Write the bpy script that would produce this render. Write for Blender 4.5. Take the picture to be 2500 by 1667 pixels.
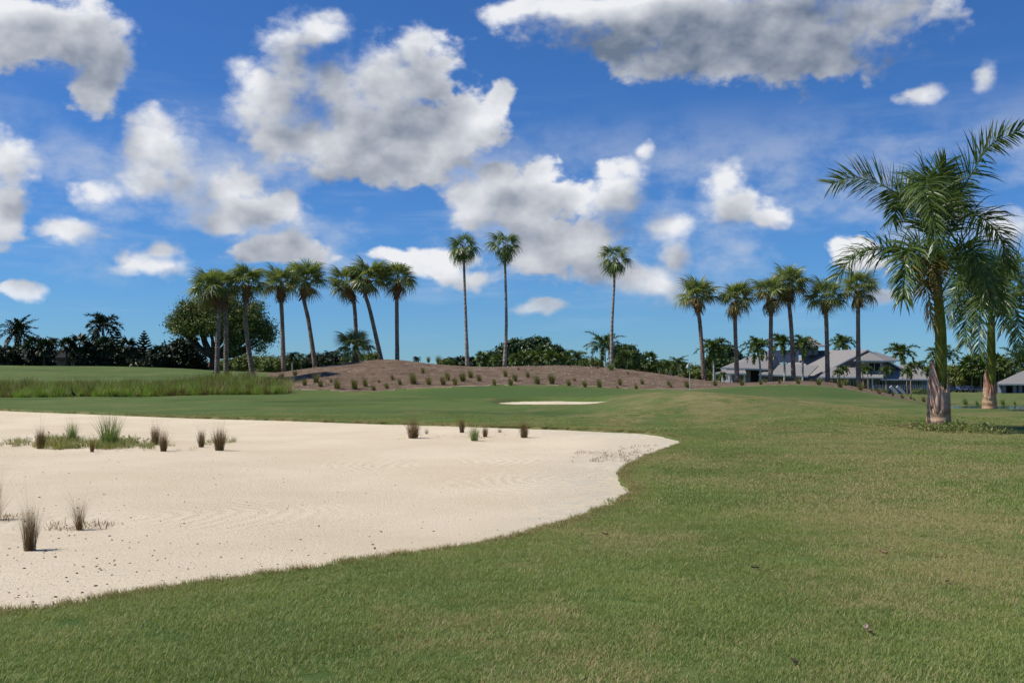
import bpy, math, random
import numpy as np
from mathutils import Vector, Matrix

# ------------------------------------------------------------------ camera, sky, sun, exposure
for o in list(bpy.data.objects): bpy.data.objects.remove(o)
scene = bpy.context.scene
C = scene.collection
R = math.radians
EYE = 1.7
HOR = 915.0                                   # horizon row in the 2500 x 1667 photograph
FPX = 2500.0
PITCH = math.atan((HOR - 833.5) / FPX)
cam_d = bpy.data.cameras.new('camera'); cam = bpy.data.objects.new('camera', cam_d); C.objects.link(cam)
cam_d.lens = 36.0; cam_d.sensor_width = 36.0; cam_d.clip_start = 0.1; cam_d.clip_end = 12000
cam.location = (0, 0, EYE); cam.rotation_euler = (R(90) + PITCH, 0, 0)
scene.camera = cam
scene.render.engine = 'CYCLES'
scene.view_settings.view_transform = 'Standard'; scene.view_settings.look = 'None'
scene.view_settings.exposure = 0.0; scene.view_settings.gamma = 1.0
scene.view_settings.use_curve_mapping = False
SUN_EL, SUN_AZ = R(54), R(-92)                # azimuth from +Y towards +X
TO_SUN = Vector((math.cos(SUN_EL) * math.sin(SUN_AZ), math.cos(SUN_EL) * math.cos(SUN_AZ), math.sin(SUN_EL)))
sun_d = bpy.data.lights.new('sun', 'SUN'); sun = bpy.data.objects.new('sun', sun_d); C.objects.link(sun)
sun_d.energy = 4.8; sun_d.angle = R(0.53); sun_d.color = (1.0, 0.94, 0.84)
sun.rotation_euler = TO_SUN.to_track_quat('Z', 'Y').to_euler(); sun.location = (-60, 30, 90)
SKY_STRENGTH = 0.085

CT, ST = math.cos(PITCH), math.sin(PITCH)
def pdir(px, py):
    u = (px - 1250.0) / FPX; v = (833.5 - py) / FPX
    return Vector((u, CT - v * ST, ST + v * CT))
def at(px, py, Y):
    d = pdir(px, py); s = Y / d.y
    return Vector((d.x * s, Y, EYE + d.z * s))
def azel(px, py):
    d = pdir(px, py).normalized()
    return math.atan2(d.x, d.y), math.asin(d.z)

class NT:                                     # small helper for node trees
    def __init__(s, tree): s.t = tree; s.n = tree.nodes; s.l = tree.links
    def add(s, typ, **kw):
        n = s.n.new(typ)
        for k, v in kw.items(): setattr(n, k, v)
        return n
    def link(s, a, b): s.l.new(a, b)
    def put(s, sock, v):
        if hasattr(v, 'is_output') or isinstance(v, bpy.types.NodeSocket): s.l.new(v, sock)
        else: sock.default_value = v
    def math(s, op, a, b=0.0, c=0.0, clamp=False):
        n = s.add('ShaderNodeMath', operation=op, use_clamp=clamp)
        s.put(n.inputs[0], a); s.put(n.inputs[1], b); s.put(n.inputs[2], c); return n.outputs[0]
    def vec(s, op, a, b=(0, 0, 0), c=(0, 0, 0), out=0):
        n = s.add('ShaderNodeVectorMath', operation=op)
        s.put(n.inputs[0], a); s.put(n.inputs[1], b)
        if op == 'MULTIPLY_ADD': s.put(n.inputs[2], c)
        return n.outputs['Value'] if op in ('LENGTH', 'DOT_PRODUCT', 'DISTANCE') else n.outputs[0]
    def ramp(s, v, a, b, c=0.0, d=1.0, smooth=True):
        n = s.add('ShaderNodeMapRange', interpolation_type='SMOOTHSTEP' if smooth else 'LINEAR')
        for i, q in enumerate((v, a, b, c, d)): s.put(n.inputs[i], q)
        return n.outputs[0]
    def mix(s, f, a, b, blend='MIX'):
        n = s.add('ShaderNodeMix', data_type='RGBA', blend_type=blend)
        s.put(n.inputs[0], f); s.put(n.inputs[6], a if not isinstance(a, tuple) else (*a[:3], 1))
        s.put(n.inputs[7], b if not isinstance(b, tuple) else (*b[:3], 1)); return n.outputs[2]
    def noise(s, vec, scale, detail=3.0, rough=0.55, out=0, dist=0.0):
        n = s.add('ShaderNodeTexNoise')
        if vec is not None: s.put(n.inputs['Vector'], vec)
        n.inputs['Scale'].default_value = scale; n.inputs['Detail'].default_value = detail
        n.inputs['Roughness'].default_value = rough; n.inputs['Distortion'].default_value = dist
        return n.outputs[out]

# clouds: puffs given by where they stand in the sky (centre and half-size, photograph pixels / 1.063)
PUFFS = [
 # the large heap
 (690,150,80,95),(745,80,50,42),(640,215,85,70),(585,250,60,45),(800,200,95,85),(900,190,110,95),(955,110,60,55),(1000,180,60,70),
 (860,300,220,85),(700,320,130,65),(1010,290,130,75),(1110,290,85,45),(840,370,180,45),(1160,240,30,45),
 # grey bank above
 (1560,40,330,75),(1760,60,300,100),(1840,130,150,62),(1620,120,170,60),(1340,20,200,45),(1980,40,170,55),(1180,20,100,20),
 # upper left
 (110,70,150,75),(200,120,90,55),(40,110,80,45),(240,200,45,70),(20,50,80,55),
 # left edge
 (20,370,55,55),(10,480,50,58),(35,660,45,24),
 # left of centre
 (390,330,75,60),(430,400,70,55),(360,400,60,55),(540,420,70,50),(590,480,115,48),(660,470,55,32),(500,500,60,30),(215,455,50,35),(170,520,60,22),
 (350,600,66,36),(375,560,32,28),(700,570,70,34),(590,570,80,28),
 # centre right
 (1150,400,55,45),(1120,470,80,55),(1230,400,45,40),(1200,480,110,75),(1330,560,130,80),(1250,600,120,50),(1400,440,80,60),(1380,400,45,35),(1440,400,60,42),(1475,360,27,24),
 (1540,520,60,38),(1560,590,50,45),(1440,640,140,45),(1500,660,100,32),(1240,715,60,16),(1000,600,90,32),(1090,640,80,26),(930,580,60,18),
 # right
 (1660,430,50,42),(1700,480,85,40),(1760,500,45,24),(1960,580,55,40),(2040,690,60,20),(2300,530,60,50),(2110,210,38,20),(2270,175,35,30),(1990,610,60,26),
]
def build_world():
    w = bpy.data.worlds.new('World'); scene.world = w; w.use_nodes = True
    w.cycles.sampling_method = 'MANUAL'; w.cycles.sample_map_resolution = 256
    N = NT(w.node_tree); N.n.clear()
    out = N.add('ShaderNodeOutputWorld')
    sky = N.add('ShaderNodeTexSky', sky_type='NISHITA', sun_disc=False)
    sky.sun_elevation = SUN_EL; sky.sun_rotation = SUN_AZ % (2 * math.pi)
    sky.altitude = 0; sky.air_density = 1.0; sky.dust_density = 0.0; sky.ozone_density = 5.0
    tc = N.add('ShaderNodeTexCoord')
    D = N.vec('NORMALIZE', tc.outputs['Generated'])
    s = N.add('ShaderNodeSeparateXYZ'); N.link(D, s.inputs[0])
    az = N.math('ARCTAN2', s.outputs[0], s.outputs[1]); el = N.math('ARCSINE', s.outputs[2])
    cb = N.add('ShaderNodeCombineXYZ'); N.link(az, cb.inputs[0]); N.link(el, cb.inputs[1]); P = cb.outputs[0]
    # blue sky with a thin high veil low down
    skyc = N.vec('MULTIPLY', sky.outputs[0], (SKY_STRENGTH * 0.42, SKY_STRENGTH * 0.77, SKY_STRENGTH * 1.22))
    vn = N.noise(N.vec('MULTIPLY', D, (3.0, 3.0, 26.0)), 1.6, 4.0, 0.6)
    veil = N.math('MULTIPLY', N.ramp(vn, 0.5, 0.8), N.math('MULTIPLY', N.ramp(el, 0.015, 0.07), N.ramp(el, 0.34, 0.14)))
    blue = N.mix(N.math('MULTIPLY', veil, 0.22), skyc, (0.62, 0.70, 0.82))
    # broken thin cloud between the heaps, low in the sky
    tn = N.noise(N.vec('MULTIPLY', D, (6.0, 6.0, 10.0)), 1.3, 6.0, 0.58); tn2 = N.noise(D, 1.7, 1.0, 0.5)
    thin = N.math('MULTIPLY', N.ramp(N.math('ADD', tn, N.math('MULTIPLY', N.math('SUBTRACT', tn2, 0.5), 0.7)), 0.46, 0.70), N.math('MULTIPLY', N.ramp(el, 0.05, 0.12), N.ramp(el, 0.27, 0.17)))
    blue = N.mix(N.math('MULTIPLY', thin, 0.62), blue, (0.60, 0.65, 0.74))
    # billows shared by all clouds, at the point and a little towards the sun
    def lump(off):                                       # broad shading only
        d2 = N.vec('MULTIPLY', D if not off else N.vec('ADD', D, (off[0], 0, off[1])), (1.0, 1.0, 1.35))
        return N.noise(d2, 21.0, 3.6, 0.55)
    def billow(off):
        d = D if not off else N.vec('ADD', D, (off[0], 0, off[1]))
        d2 = N.vec('MULTIPLY', d, (1.0, 1.0, 1.35))
        n1 = N.noise(d2, 19.0, 7.0, 0.64)
        vo = N.add('ShaderNodeTexVoronoi', feature='F1')
        N.link(N.vec('MULTIPLY_ADD', N.noise(d2, 30.0, 2.0, 0.5, out=1), (.035, .035, .035), d2), vo.inputs['Vector'])
        vo.inputs['Scale'].default_value = 22; vo.inputs['Detail'].default_value = 2; vo.inputs['Roughness'].default_value = 0.6
        return N.math('ADD', N.math('MULTIPLY', N.math('SUBTRACT', n1, 0.5), 1.95), N.math('MULTIPLY', N.math('SUBTRACT', 0.45, vo.outputs['Distance']), 0.6))
    B0 = billow(None); B1 = lump((-0.009, 0.015))
    rimb = N.math('MULTIPLY', N.math('SUBTRACT', lump(None), B1), 2.6); B1 = N.math('MULTIPLY', N.math('SUBTRACT', B1, 0.5), 2.0)
    soft = N.ramp(N.noise(D, 5.5, 2.0, 0.5), 0.36, 0.62, 0.34, 1.05)
    d2 = N.vec('MULTIPLY', D, (1.0, 1.0, 1.35))
    wv = N.vec('MULTIPLY', N.vec('SUBTRACT', N.noise(d2, 8.0, 3.0, 0.55, out=1), (0.5, 0.5, 0.5)), (0.055, 0.045, 0))
    PW = N.vec('ADD', P, wv); PW2 = N.vec('ADD', PW, (-0.012, 0.036, 0))
    fade = N.ramp(el, 0.0, 0.10, 0.2, 1.0)
    under = N.ramp(el, 0.24, 0.37, 0.62, 2.3)          # the higher a cloud stands, the more of its shaded base it shows
    def shade(b0, b2):
        f0 = N.math('ADD', N.math('MULTIPLY_ADD', b0, 1.4, 0.07), B0)
        alpha = N.math('MULTIPLY', N.ramp(f0, -0.10, soft), fade)
        thick = N.math('MAXIMUM', N.math('ADD', N.math('MULTIPLY_ADD', b2, 1.45, 0.22), N.math('MULTIPLY', B1, 0.10)), 0.0)
        thick = N.math('MULTIPLY', thick, under)
        lit = N.math('ADD', N.math('EXPONENT', N.math('MULTIPLY', thick, -1.15)), N.math('MULTIPLY', rimb, 0.33), clamp=True)
        ccol = N.mix(lit, (0.15, 0.195, 0.28), (0.85, 0.865, 0.90))
        bg = N.add('ShaderNodeBackground'); N.link(N.mix(alpha, blue, ccol), bg.inputs[0]); return bg.outputs[0]
    GROW = 1.44
    blobs = []
    for (x, y, rx, ry) in PUFFS:
        a, e = azel(x * 1.063, y * 1.063); blobs.append((a, e, rx * 1.063 / FPX * GROW, ry * 1.063 / FPX * GROW))
    def body(G, p, sel):
        m = None
        for (a, e, rx, ry) in sel:
            l = G.vec('LENGTH', G.vec('MULTIPLY_ADD', p, (1 / rx, 1 / ry, 0), (-a / rx, -e / ry, 0)))
            m = l if m is None else G.math('SMOOTH_MIN', m, l, 0.3)
        b = G.math('SUBTRACT', 1.0, m)
        return G.math('MINIMUM', G.math('MAXIMUM', b, -1.6), 0.95)
    def sector(a0, a1, e0, e1):
        sel = [b for b in blobs if b[0] + 2.2 * b[2] + .06 > a0 and b[0] - 2.2 * b[2] - .06 < a1 and b[1] + 2.2 * b[3] + .04 > e0 and b[1] - 2.2 * b[3] - .085 < e1]
        if not sel: sel = blobs[:1]
        g = bpy.data.node_groups.new('cloud_heaps', 'ShaderNodeTree'); G = NT(g)
        for n_ in ('P', 'Q'): g.interface.new_socket(n_, in_out='INPUT', socket_type='NodeSocketVector')
        for n_ in ('b0', 'b2'): g.interface.new_socket(n_, in_out='OUTPUT', socket_type='NodeSocketFloat')
        gi = G.add('NodeGroupInput'); go = G.add('NodeGroupOutput')
        G.link(body(G, gi.outputs[0], sel), go.inputs[0]); G.link(body(G, gi.outputs[1], sel), go.inputs[1])
        gn = N.add('ShaderNodeGroup'); gn.node_tree = g
        N.link(PW, gn.inputs[0]); N.link(PW2, gn.inputs[1])
        return shade(gn.outputs[0], gn.outputs[1])
    def pick(sock, t, lo, hi):
        m = N.add('ShaderNodeMixShader'); N.link(N.math('GREATER_THAN', sock, t), m.inputs[0]); N.link(lo, m.inputs[1]); N.link(hi, m.inputs[2]); return m.outputs[0]
    def tree(edges, e0, e1):
        if len(edges) == 2: return sector(edges[0], edges[1], e0, e1)
        k = len(edges) // 2
        return pick(az, edges[k], tree(edges[:k + 1], e0, e1), tree(edges[k:], e0, e1))
    E = [-0.70, -0.32, -0.17, -0.02, 0.13, 0.30, 0.70]
    els = [-0.05, 0.13, 0.22, 0.60]
    front = pick(el, els[1], tree(E, els[0], els[1]), pick(el, els[2], tree(E, els[1], els[2]), tree(E, els[2], els[3])))
    # the same scattered cloud all round, beyond the placed heaps
    cov = N.noise(d2, 2.6, 2.0, 0.5); gen = N.ramp(cov, 0.48, 0.72, -0.9, 0.6, smooth=False)
    away = N.math('MAXIMUM', N.ramp(N.math('ABSOLUTE', az), 0.61, 0.80), N.ramp(el, 0.555, 0.70))
    gen = N.math('ADD', gen, N.math('MULTIPLY', N.math('SUBTRACT', away, 1.0), 2.2))
    around = shade(gen, gen)
    inside = N.math('MULTIPLY', N.math('LESS_THAN', N.math('ABSOLUTE', az), 0.60), N.math('LESS_THAN', N.math('ABSOLUTE', N.math('SUBTRACT', el, 0.25)), 0.30))
    m = N.add('ShaderNodeMixShader'); N.link(inside, m.inputs[0]); N.link(around, m.inputs[1]); N.link(front, m.inputs[2])
    N.link(m.outputs[0], out.inputs[0])
build_world()

# ------------------------------------------------------------------ helpers
rng = np.random.default_rng(7)
random.seed(7)
def mesh_np(name, verts, faces, attrs=None, smooth=False):
    verts = np.asarray(verts, dtype=np.float32).reshape(-1, 3); faces = np.asarray(faces, dtype=np.int32)
    k = faces.shape[1]; me = bpy.data.meshes.new(name)
    me.vertices.add(len(verts)); me.vertices.foreach_set('co', verts.ravel())
    me.loops.add(faces.size); me.loops.foreach_set('vertex_index', faces.ravel())
    me.polygons.add(len(faces)); me.polygons.foreach_set('loop_start', np.arange(0, faces.size, k, dtype=np.int32))
    me.polygons.foreach_set('loop_total', np.full(len(faces), k, dtype=np.int32))
    if smooth: me.polygons.foreach_set('use_smooth', np.ones(len(faces), dtype=bool))
    for an, av in (attrs or {}).items():
        a = me.attributes.new(an, 'FLOAT', 'POINT'); a.data.foreach_set('value', np.asarray(av, dtype=np.float32))
    me.update(calc_edges=True); me.validate()
    return me
class MB:                                         # collects quads, triangles and polygons for ONE mesh
    def __init__(s): s.v = []; s.f = []; s.mi = []
    def add(s, vs, fs, mi=0):
        b = len(s.v); s.v += [tuple(v) for v in vs]; s.f += [tuple(i + b for i in f) for f in fs]; s.mi += [mi] * len(fs); return s
    def box(s, c, h, rz=0.0, mi=0):
        cz, sz = math.cos(rz), math.sin(rz); vs = []
        for z in (-1, 1):
            for (x, y) in ((-1, -1), (1, -1), (1, 1), (-1, 1)):
                X, Y = x * h[0], y * h[1]; vs.append((c[0] + X * cz - Y * sz, c[1] + X * sz + Y * cz, c[2] + z * h[2]))
        return s.add(vs, [(3, 2, 1, 0), (4, 5, 6, 7), (0, 1, 5, 4), (1, 2, 6, 5), (2, 3, 7, 6), (3, 0, 4, 7)], mi)
    def slab(s, pts, t, mi=0):                    # a flat polygon given thickness t along its normal (downwards)
        pts = [Vector(p) for p in pts]; n = Vector((0, 0, 0))
        for i in range(len(pts)): n += (pts[i] - pts[0]).cross(pts[(i + 1) % len(pts)] - pts[0])
        n.normalize()
        if n.z < 0: n = -n; pts.reverse()
        k = len(pts); q = [p - n * t for p in pts]
        return s.add(pts + q, [tuple(range(k)), tuple(range(2 * k - 1, k - 1, -1))] + [(i, i + k, (i + 1) % k + k, (i + 1) % k) for i in range(k)], mi)
    def tube(s, pts, rad, sides=8, mi=0, cap=True):
        pts = [Vector(p) for p in pts]; n = len(pts); vs = []; fs = []
        x = None
        for i, p in enumerate(pts):
            t = (pts[min(i + 1, n - 1)] - pts[max(i - 1, 0)]).normalized()
            if x is None: x = t.orthogonal().normalized()
            x = (x - t * x.dot(t)).normalized(); y = t.cross(x)
            r = rad[i] if hasattr(rad, '__len__') else rad
            for k in range(sides):
                a = 2 * math.pi * k / sides; vs.append(p + (x * math.cos(a) + y * math.sin(a)) * r)
        for i in range(n - 1):
            for k in range(sides):
                a, b = i * sides + k, i * sides + (k + 1) % sides; fs.append((a, b, b + sides, a + sides))
        if cap: fs.append(tuple(range(sides - 1, -1, -1))); fs.append(tuple(range((n - 1) * sides, n * sides)))
        return s.add(vs, fs, mi)
    def mesh(s, name, smooth=False):
        me = bpy.data.meshes.new(name); me.from_pydata(s.v, [], s.f); me.update()
        if smooth: me.polygons.foreach_set('use_smooth', np.ones(len(s.f), dtype=bool))
        if any(s.mi): me.polygons.foreach_set('material_index', np.array(s.mi, dtype=np.int32))
        return me
def obj(name, me, mat=None, parent=None, loc=None, rot=None, scale=None):
    if isinstance(me, MB): me = me.mesh(name)
    if mat is not None and len(me.materials) == 0:
        for m in (mat if isinstance(mat, (list, tuple)) else [mat]): me.materials.append(m)
    o = bpy.data.objects.new(name, me); C.objects.link(o)
    if parent is not None: o.parent = parent
    if loc is not None: o.location = loc
    if rot is not None: o.rotation_euler = rot
    if scale is not None: o.scale = scale
    return o
def tag(o, label=None, cat=None, group=None, kind=None):
    if label: o['label'] = label
    if cat: o['category'] = cat
    if group: o['group'] = group
    if kind: o['kind'] = kind
    return o
def thing(name, label, cat, loc=(0, 0, 0), group=None, rz=0.0):
    o = bpy.data.objects.new(name, None); C.objects.link(o); o.location = loc; o.rotation_euler = (0, 0, rz); o.empty_display_size = 0.2
    return tag(o, label, cat, group)
def strips(P, W, S, v=None):                      # many tapering ribbons: centre lines P (n,k,3), half-widths W (n,k), side vectors S (n,3) or (n,k,3)
    P = np.asarray(P, float); n, k = P.shape[:2]; W = np.broadcast_to(np.asarray(W, float), (n, k)); S = np.asarray(S, float)
    if S.ndim == 2: S = np.repeat(S[:, None, :], k, axis=1)
    V = np.stack([P - S * W[..., None], P + S * W[..., None]], axis=2).reshape(-1, 3)
    i = (np.arange(n)[:, None] * k + np.arange(k - 1)[None, :]).ravel() * 2
    F = np.stack([i, i + 1, i + 3, i + 2], axis=1)
    vv = rng.random(n) if v is None else np.asarray(v)
    at_ = {'v': np.repeat(vv, k * 2), 't': np.tile(np.repeat(np.linspace(0, 1, k), 2), n)}
    return V, F, at_
def join(parts):
    V = []; F = []; A = {}; b = 0
    for (v, f, a) in parts:
        V.append(v); F.append(f + b); b += len(v)
        for k_ in a: A.setdefault(k_, []).append(a[k_])
    return np.concatenate(V), np.concatenate(F), {k_: np.concatenate(x) for k_, x in A.items()}
def tubequads(pts, rad, sides=6, v=0.5):
    m = MB().tube(pts, rad, sides, cap=False); return np.array([tuple(x) for x in m.v], float), np.array(m.f), {'v': np.full(len(m.v), v), 't': np.zeros(len(m.v))}
def catmull(pts, n):
    p = [np.array(q, float) for q in pts]; p = [2 * p[0] - p[1]] + p + [2 * p[-1] - p[-2]]; out = []
    segs = len(p) - 3
    for j in range(n):
        u = j / (n - 1) * segs; i = min(int(u), segs - 1); t = u - i; a, b, c, d = p[i:i + 4]
        out.append(0.5 * ((2 * b) + (c - a) * t + (2 * a - 5 * b + 4 * c - d) * t * t + (3 * b - a - 3 * c + d) * t ** 3))
    return np.array(out)
def unit(a): return a / np.maximum(np.linalg.norm(a, axis=-1, keepdims=True), 1e-9)

# ------------------------------------------------------------------ materials
def new_mat(name):
    m = bpy.data.materials.new(name); m.use_nodes = True; N = NT(m.node_tree); N.n.clear()
    out = N.add('ShaderNodeOutputMaterial'); return m, N, out
def principled(N, out, col, rough=0.8, spec=0.3, bump=None, strength=0.3, dist=0.02, metal=0.0):
    b = N.add('ShaderNodeBsdfPrincipled'); N.put(b.inputs['Base Color'], col if not isinstance(col, tuple) else (*col[:3], 1))
    N.put(b.inputs['Roughness'], rough); b.inputs['Specular IOR Level'].default_value = spec; b.inputs['Metallic'].default_value = metal
    if bump is not None:
        bn = N.add('ShaderNodeBump'); bn.inputs['Strength'].default_value = strength; bn.inputs['Distance'].default_value = dist
        N.link(bump, bn.inputs['Height']); N.link(bn.outputs[0], b.inputs['Normal'])
    N.link(b.outputs[0], out.inputs[0]); return b
def plain(name, col, rough=0.7, spec=0.3, var=0.25, scale=6.0, bump=0.15):
    m, N, out = new_mat(name); g = N.add('ShaderNodeNewGeometry'); n = N.noise(g.outputs['Position'], scale, 5, 0.6)
    c = N.mix(N.ramp(n, 0.25, 0.75), tuple(x * (1 - var) for x in col), tuple(min(1, x * (1 + var)) for x in col))
    principled(N, out, c, rough, spec, n, bump); return m
def leafy(name, dark, light, dry=None, dryamt=0.0, trans=0.3, rough=0.45, spec=0.35, tipdry=0.0, wscale=0.7):
    m, N, out = new_mat(name)
    av = N.add('ShaderNodeAttribute', attribute_name='v').outputs['Fac']; atp = N.add('ShaderNodeAttribute', attribute_name='t').outputs['Fac']
    g = N.add('ShaderNodeNewGeometry'); n = N.noise(g.outputs['Position'], wscale, 3, 0.6)
    f = N.math('ADD', N.math('MULTIPLY', av, 0.65), N.math('MULTIPLY', N.ramp(n, 0.3, 0.7), 0.35))
    c = N.mix(f, dark, light)
    if dry is not None:
        k = N.math('FRACT', N.math('MULTIPLY', av, 7.31))
        k = N.ramp(k, 1.0 - dryamt, 1.02 - dryamt)
        if tipdry > 0: k = N.math('MAXIMUM', k, N.math('MULTIPLY', N.ramp(atp, 0.7, 1.0), tipdry))
        c = N.mix(k, c, dry)
    b = principled(N, out, c, rough, spec)
    t = N.add('ShaderNodeBsdfTranslucent'); N.link(N.mix(1.0, c, (1.25, 1.35, 0.6), 'MULTIPLY'), t.inputs[0])
    x = N.add('ShaderNodeMixShader'); x.inputs[0].default_value = trans; N.link(b.outputs[0], x.inputs[1]); N.link(t.outputs[0], x.inputs[2]); N.link(x.outputs[0], out.inputs[0])
    return m
def dryness(N, pos):                              # where the turf has gone straw-coloured: shared by the turf sheet and the blades
    p = N.vec('MULTIPLY', pos, (0.50, 0.42, 1.0))
    a = N.noise(p, 0.62, 4.0, 0.62); b = N.noise(pos, 1.9, 4.0, 0.6)
    s = N.add('ShaderNodeSeparateXYZ'); N.link(pos, s.inputs[0])
    rightside = N.ramp(s.outputs[0], -3.0, 6.0, -0.04, 0.035)
    return N.math('ADD', N.math('ADD', N.math('MULTIPLY', a, 0.7), N.math('MULTIPLY', b, 0.3)), rightside)
GREEN_D, GREEN_L, STRAW = (0.055, 0.100, 0.022), (0.105, 0.165, 0.040), (0.33, 0.255, 0.12)
def turf_mat(name, far):
    m, N, out = new_mat(name); g = N.add('ShaderNodeNewGeometry'); pos = g.outputs['Position']
    D = dryness(N, pos)
    n1 = N.noise(pos, 0.12, 4, 0.6); n2 = N.noise(pos, 38.0, 3, 0.7); n3 = N.noise(N.vec('MULTIPLY', pos, (0.5, 1.6, 1)), 2.6, 5, 0.65)
    n5 = N.noise(N.vec('MULTIPLY', pos, (0.25, 1.0, 1)), 0.42, 5, 0.65); n6 = N.noise(pos, 5.0, 4, 0.7)
    c = N.mix(N.ramp(n1, 0.35, 0.65), GREEN_D, GREEN_L)
    n7 = N.noise(N.vec('MULTIPLY', pos, (0.18, 0.8, 1)), 0.11, 4, 0.6)
    c = N.mix(N.ramp(n7, 0.45, 0.60, 0.0, 0.55), c, (0.145, 0.175, 0.05)); c = N.mix(N.ramp(n5, 0.42, 0.62, 0.0, 0.7), c, (0.125, 0.170, 0.042)); c = N.mix(N.ramp(n3, 0.42, 0.66, 0.0, 0.6), c, (0.055, 0.105, 0.024)); c = N.mix(N.ramp(n6, 0.5, 0.72, 0.0, 0.4), c, (0.16, 0.165, 0.06))
    fine = N.math('MULTIPLY', N.math('SUBTRACT', n2, 0.5), 0.35)
    k = N.ramp(N.math('ADD', D, fine), 0.46, 0.66, 0.02, 0.85)
    # worn, scalped turf
    wr = N.add('ShaderNodeAttribute', attribute_name='worn').outputs['Fac']
    n4 = N.noise(N.vec('MULTIPLY', pos, (0.55, 0.35, 1)), 1.1, 6, 0.72)
    k2 = N.math('MULTIPLY', N.math('MINIMUM', wr, 1.0), N.ramp(n4, 0.44, 0.58))
    c = N.mix(k, c, (0.21, 0.185, 0.075)); c = N.mix(N.math('MULTIPLY', k2, 0.8), c, (0.32, 0.24, 0.12))
    gr = N.add('ShaderNodeAttribute', attribute_name='fine').outputs['Fac']     # close-mown green
    c = N.mix(N.math('MULTIPLY', gr, 0.75), c, (0.066, 0.122, 0.030))
    c = N.mix(N.ramp(n2, 0.2, 0.8, 0.0, 0.35), c, (0.03, 0.05, 0.012))
    principled(N, out, c, 0.9, 0.12, N.math('ADD', n2, N.math('MULTIPLY', n3, 2.0)), 0.5, 0.05); return m
def blade_mat(name):
    m, N, out = new_mat(name); g = N.add('ShaderNodeNewGeometry'); pos = g.outputs['Position']
    av = N.add('ShaderNodeAttribute', attribute_name='v').outputs['Fac']
    D = dryness(N, pos); n1 = N.noise(pos, 0.35, 3, 0.6)
    c = N.mix(N.math('ADD', N.math('MULTIPLY', av, 0.6), N.math('MULTIPLY', N.ramp(n1, 0.3, 0.7), 0.4)), (0.142, 0.198, 0.049), (0.345, 0.395, 0.124))
    k = N.math('FRACT', N.math('MULTIPLY', av, 5.37))
    th = N.ramp(D, 0.44, 0.63, 0.07, 0.66)
    c = N.mix(N.ramp(N.math('SUBTRACT', th, k), -0.02, 0.02), c, N.mix(av, (0.50, 0.40, 0.22), (0.40, 0.34, 0.16)))
    b = principled(N, out, c, 0.55, 0.25)
    t = N.add('ShaderNodeBsdfTranslucent'); N.link(N.mix(1.0, c, (1.2, 1.25, 0.6), 'MULTIPLY'), t.inputs[0])
    x = N.add('ShaderNodeMixShader'); x.inputs[0].default_value = 0.3; N.link(b.outputs[0], x.inputs[1]); N.link(t.outputs[0], x.inputs[2]); N.link(x.outputs[0], out.inputs[0]); return m
def sand_mat():
    m, N, out = new_mat('bunker_sand'); g = N.add('ShaderNodeNewGeometry'); pos = g.outputs['Position']
    big = N.noise(pos, 0.28, 5, 0.6); fine = N.noise(pos, 55.0, 3, 0.8); mid = N.noise(pos, 6.0, 5, 0.65)
    c = N.mix(N.ramp(big, 0.3, 0.72), (0.72, 0.595, 0.41), (0.82, 0.70, 0.505))
    c = N.mix(N.ramp(mid, 0.45, 0.75, 0, 0.35), c, (0.76, 0.69, 0.55))
    grain = N.noise(pos, 24.0, 4, 0.8); c = N.mix(N.ramp(fine, 0.40, 0.80, 0.0, 0.55), c, (0.36, 0.29, 0.20)); c = N.mix(N.ramp(grain, 0.52, 0.80, 0.0, 0.6), c, (0.40, 0.33, 0.235)); c = N.mix(N.ramp(grain, 0.46, 0.22, 0.0, 0.55), c, (0.80, 0.71, 0.57))
    wet = N.add('ShaderNodeAttribute', attribute_name='edge').outputs['Fac']
    c = N.mix(N.math('MULTIPLY', wet, N.ramp(mid, 0.35, 0.65, 0.0, 0.55)), c, (0.47, 0.46, 0.40))
    # rake furrows: long arcs swept from a few places
    h = N.math('MULTIPLY', mid, 0.7)
    wob = N.vec('MULTIPLY', N.vec('SUBTRACT', N.noise(pos, 0.5, 3, 0.5, out=1), (.5, .5, .5)), (0.9, 0.9, 0))
    q = N.vec('ADD', pos, wob)
    msk = N.ramp(N.noise(pos, 0.4, 2, 0.5), 0.42, 0.62)
    for (cx, cy) in ((-5.0, 13.5), (-1.5, 22.0), (1.5, 18.0), (-12.0, 24.0)):
        d = N.vec('DISTANCE', q, (cx, cy, -0.1)); w = N.math('SINE', N.math('MULTIPLY', d, 26.0))
        nearby = N.ramp(d, 3.6, 1.2, 0.0, 1.0)
        h = N.math('ADD', h, N.math('MULTIPLY', N.math('MULTIPLY', w, nearby), 0.42))
    sx = N.add('ShaderNodeSeparateXYZ'); N.link(q, sx.inputs[0])
    lw = N.math('SINE', N.math('MULTIPLY', N.math('ADD', N.math('MULTIPLY', sx.outputs[1], 1.0), N.math('MULTIPLY', sx.outputs[0], -0.25)), 34.0))
    h = N.math('ADD', h, N.math('MULTIPLY', N.math('MULTIPLY', lw, msk), 0.3))
    h = N.math('ADD', h, N.math('ADD', N.math('MULTIPLY', fine, 1.3), N.math('MULTIPLY', grain, 2.2)))
    principled(N, out, c, 0.95, 0.08, h, 0.9, 0.014); return m
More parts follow.
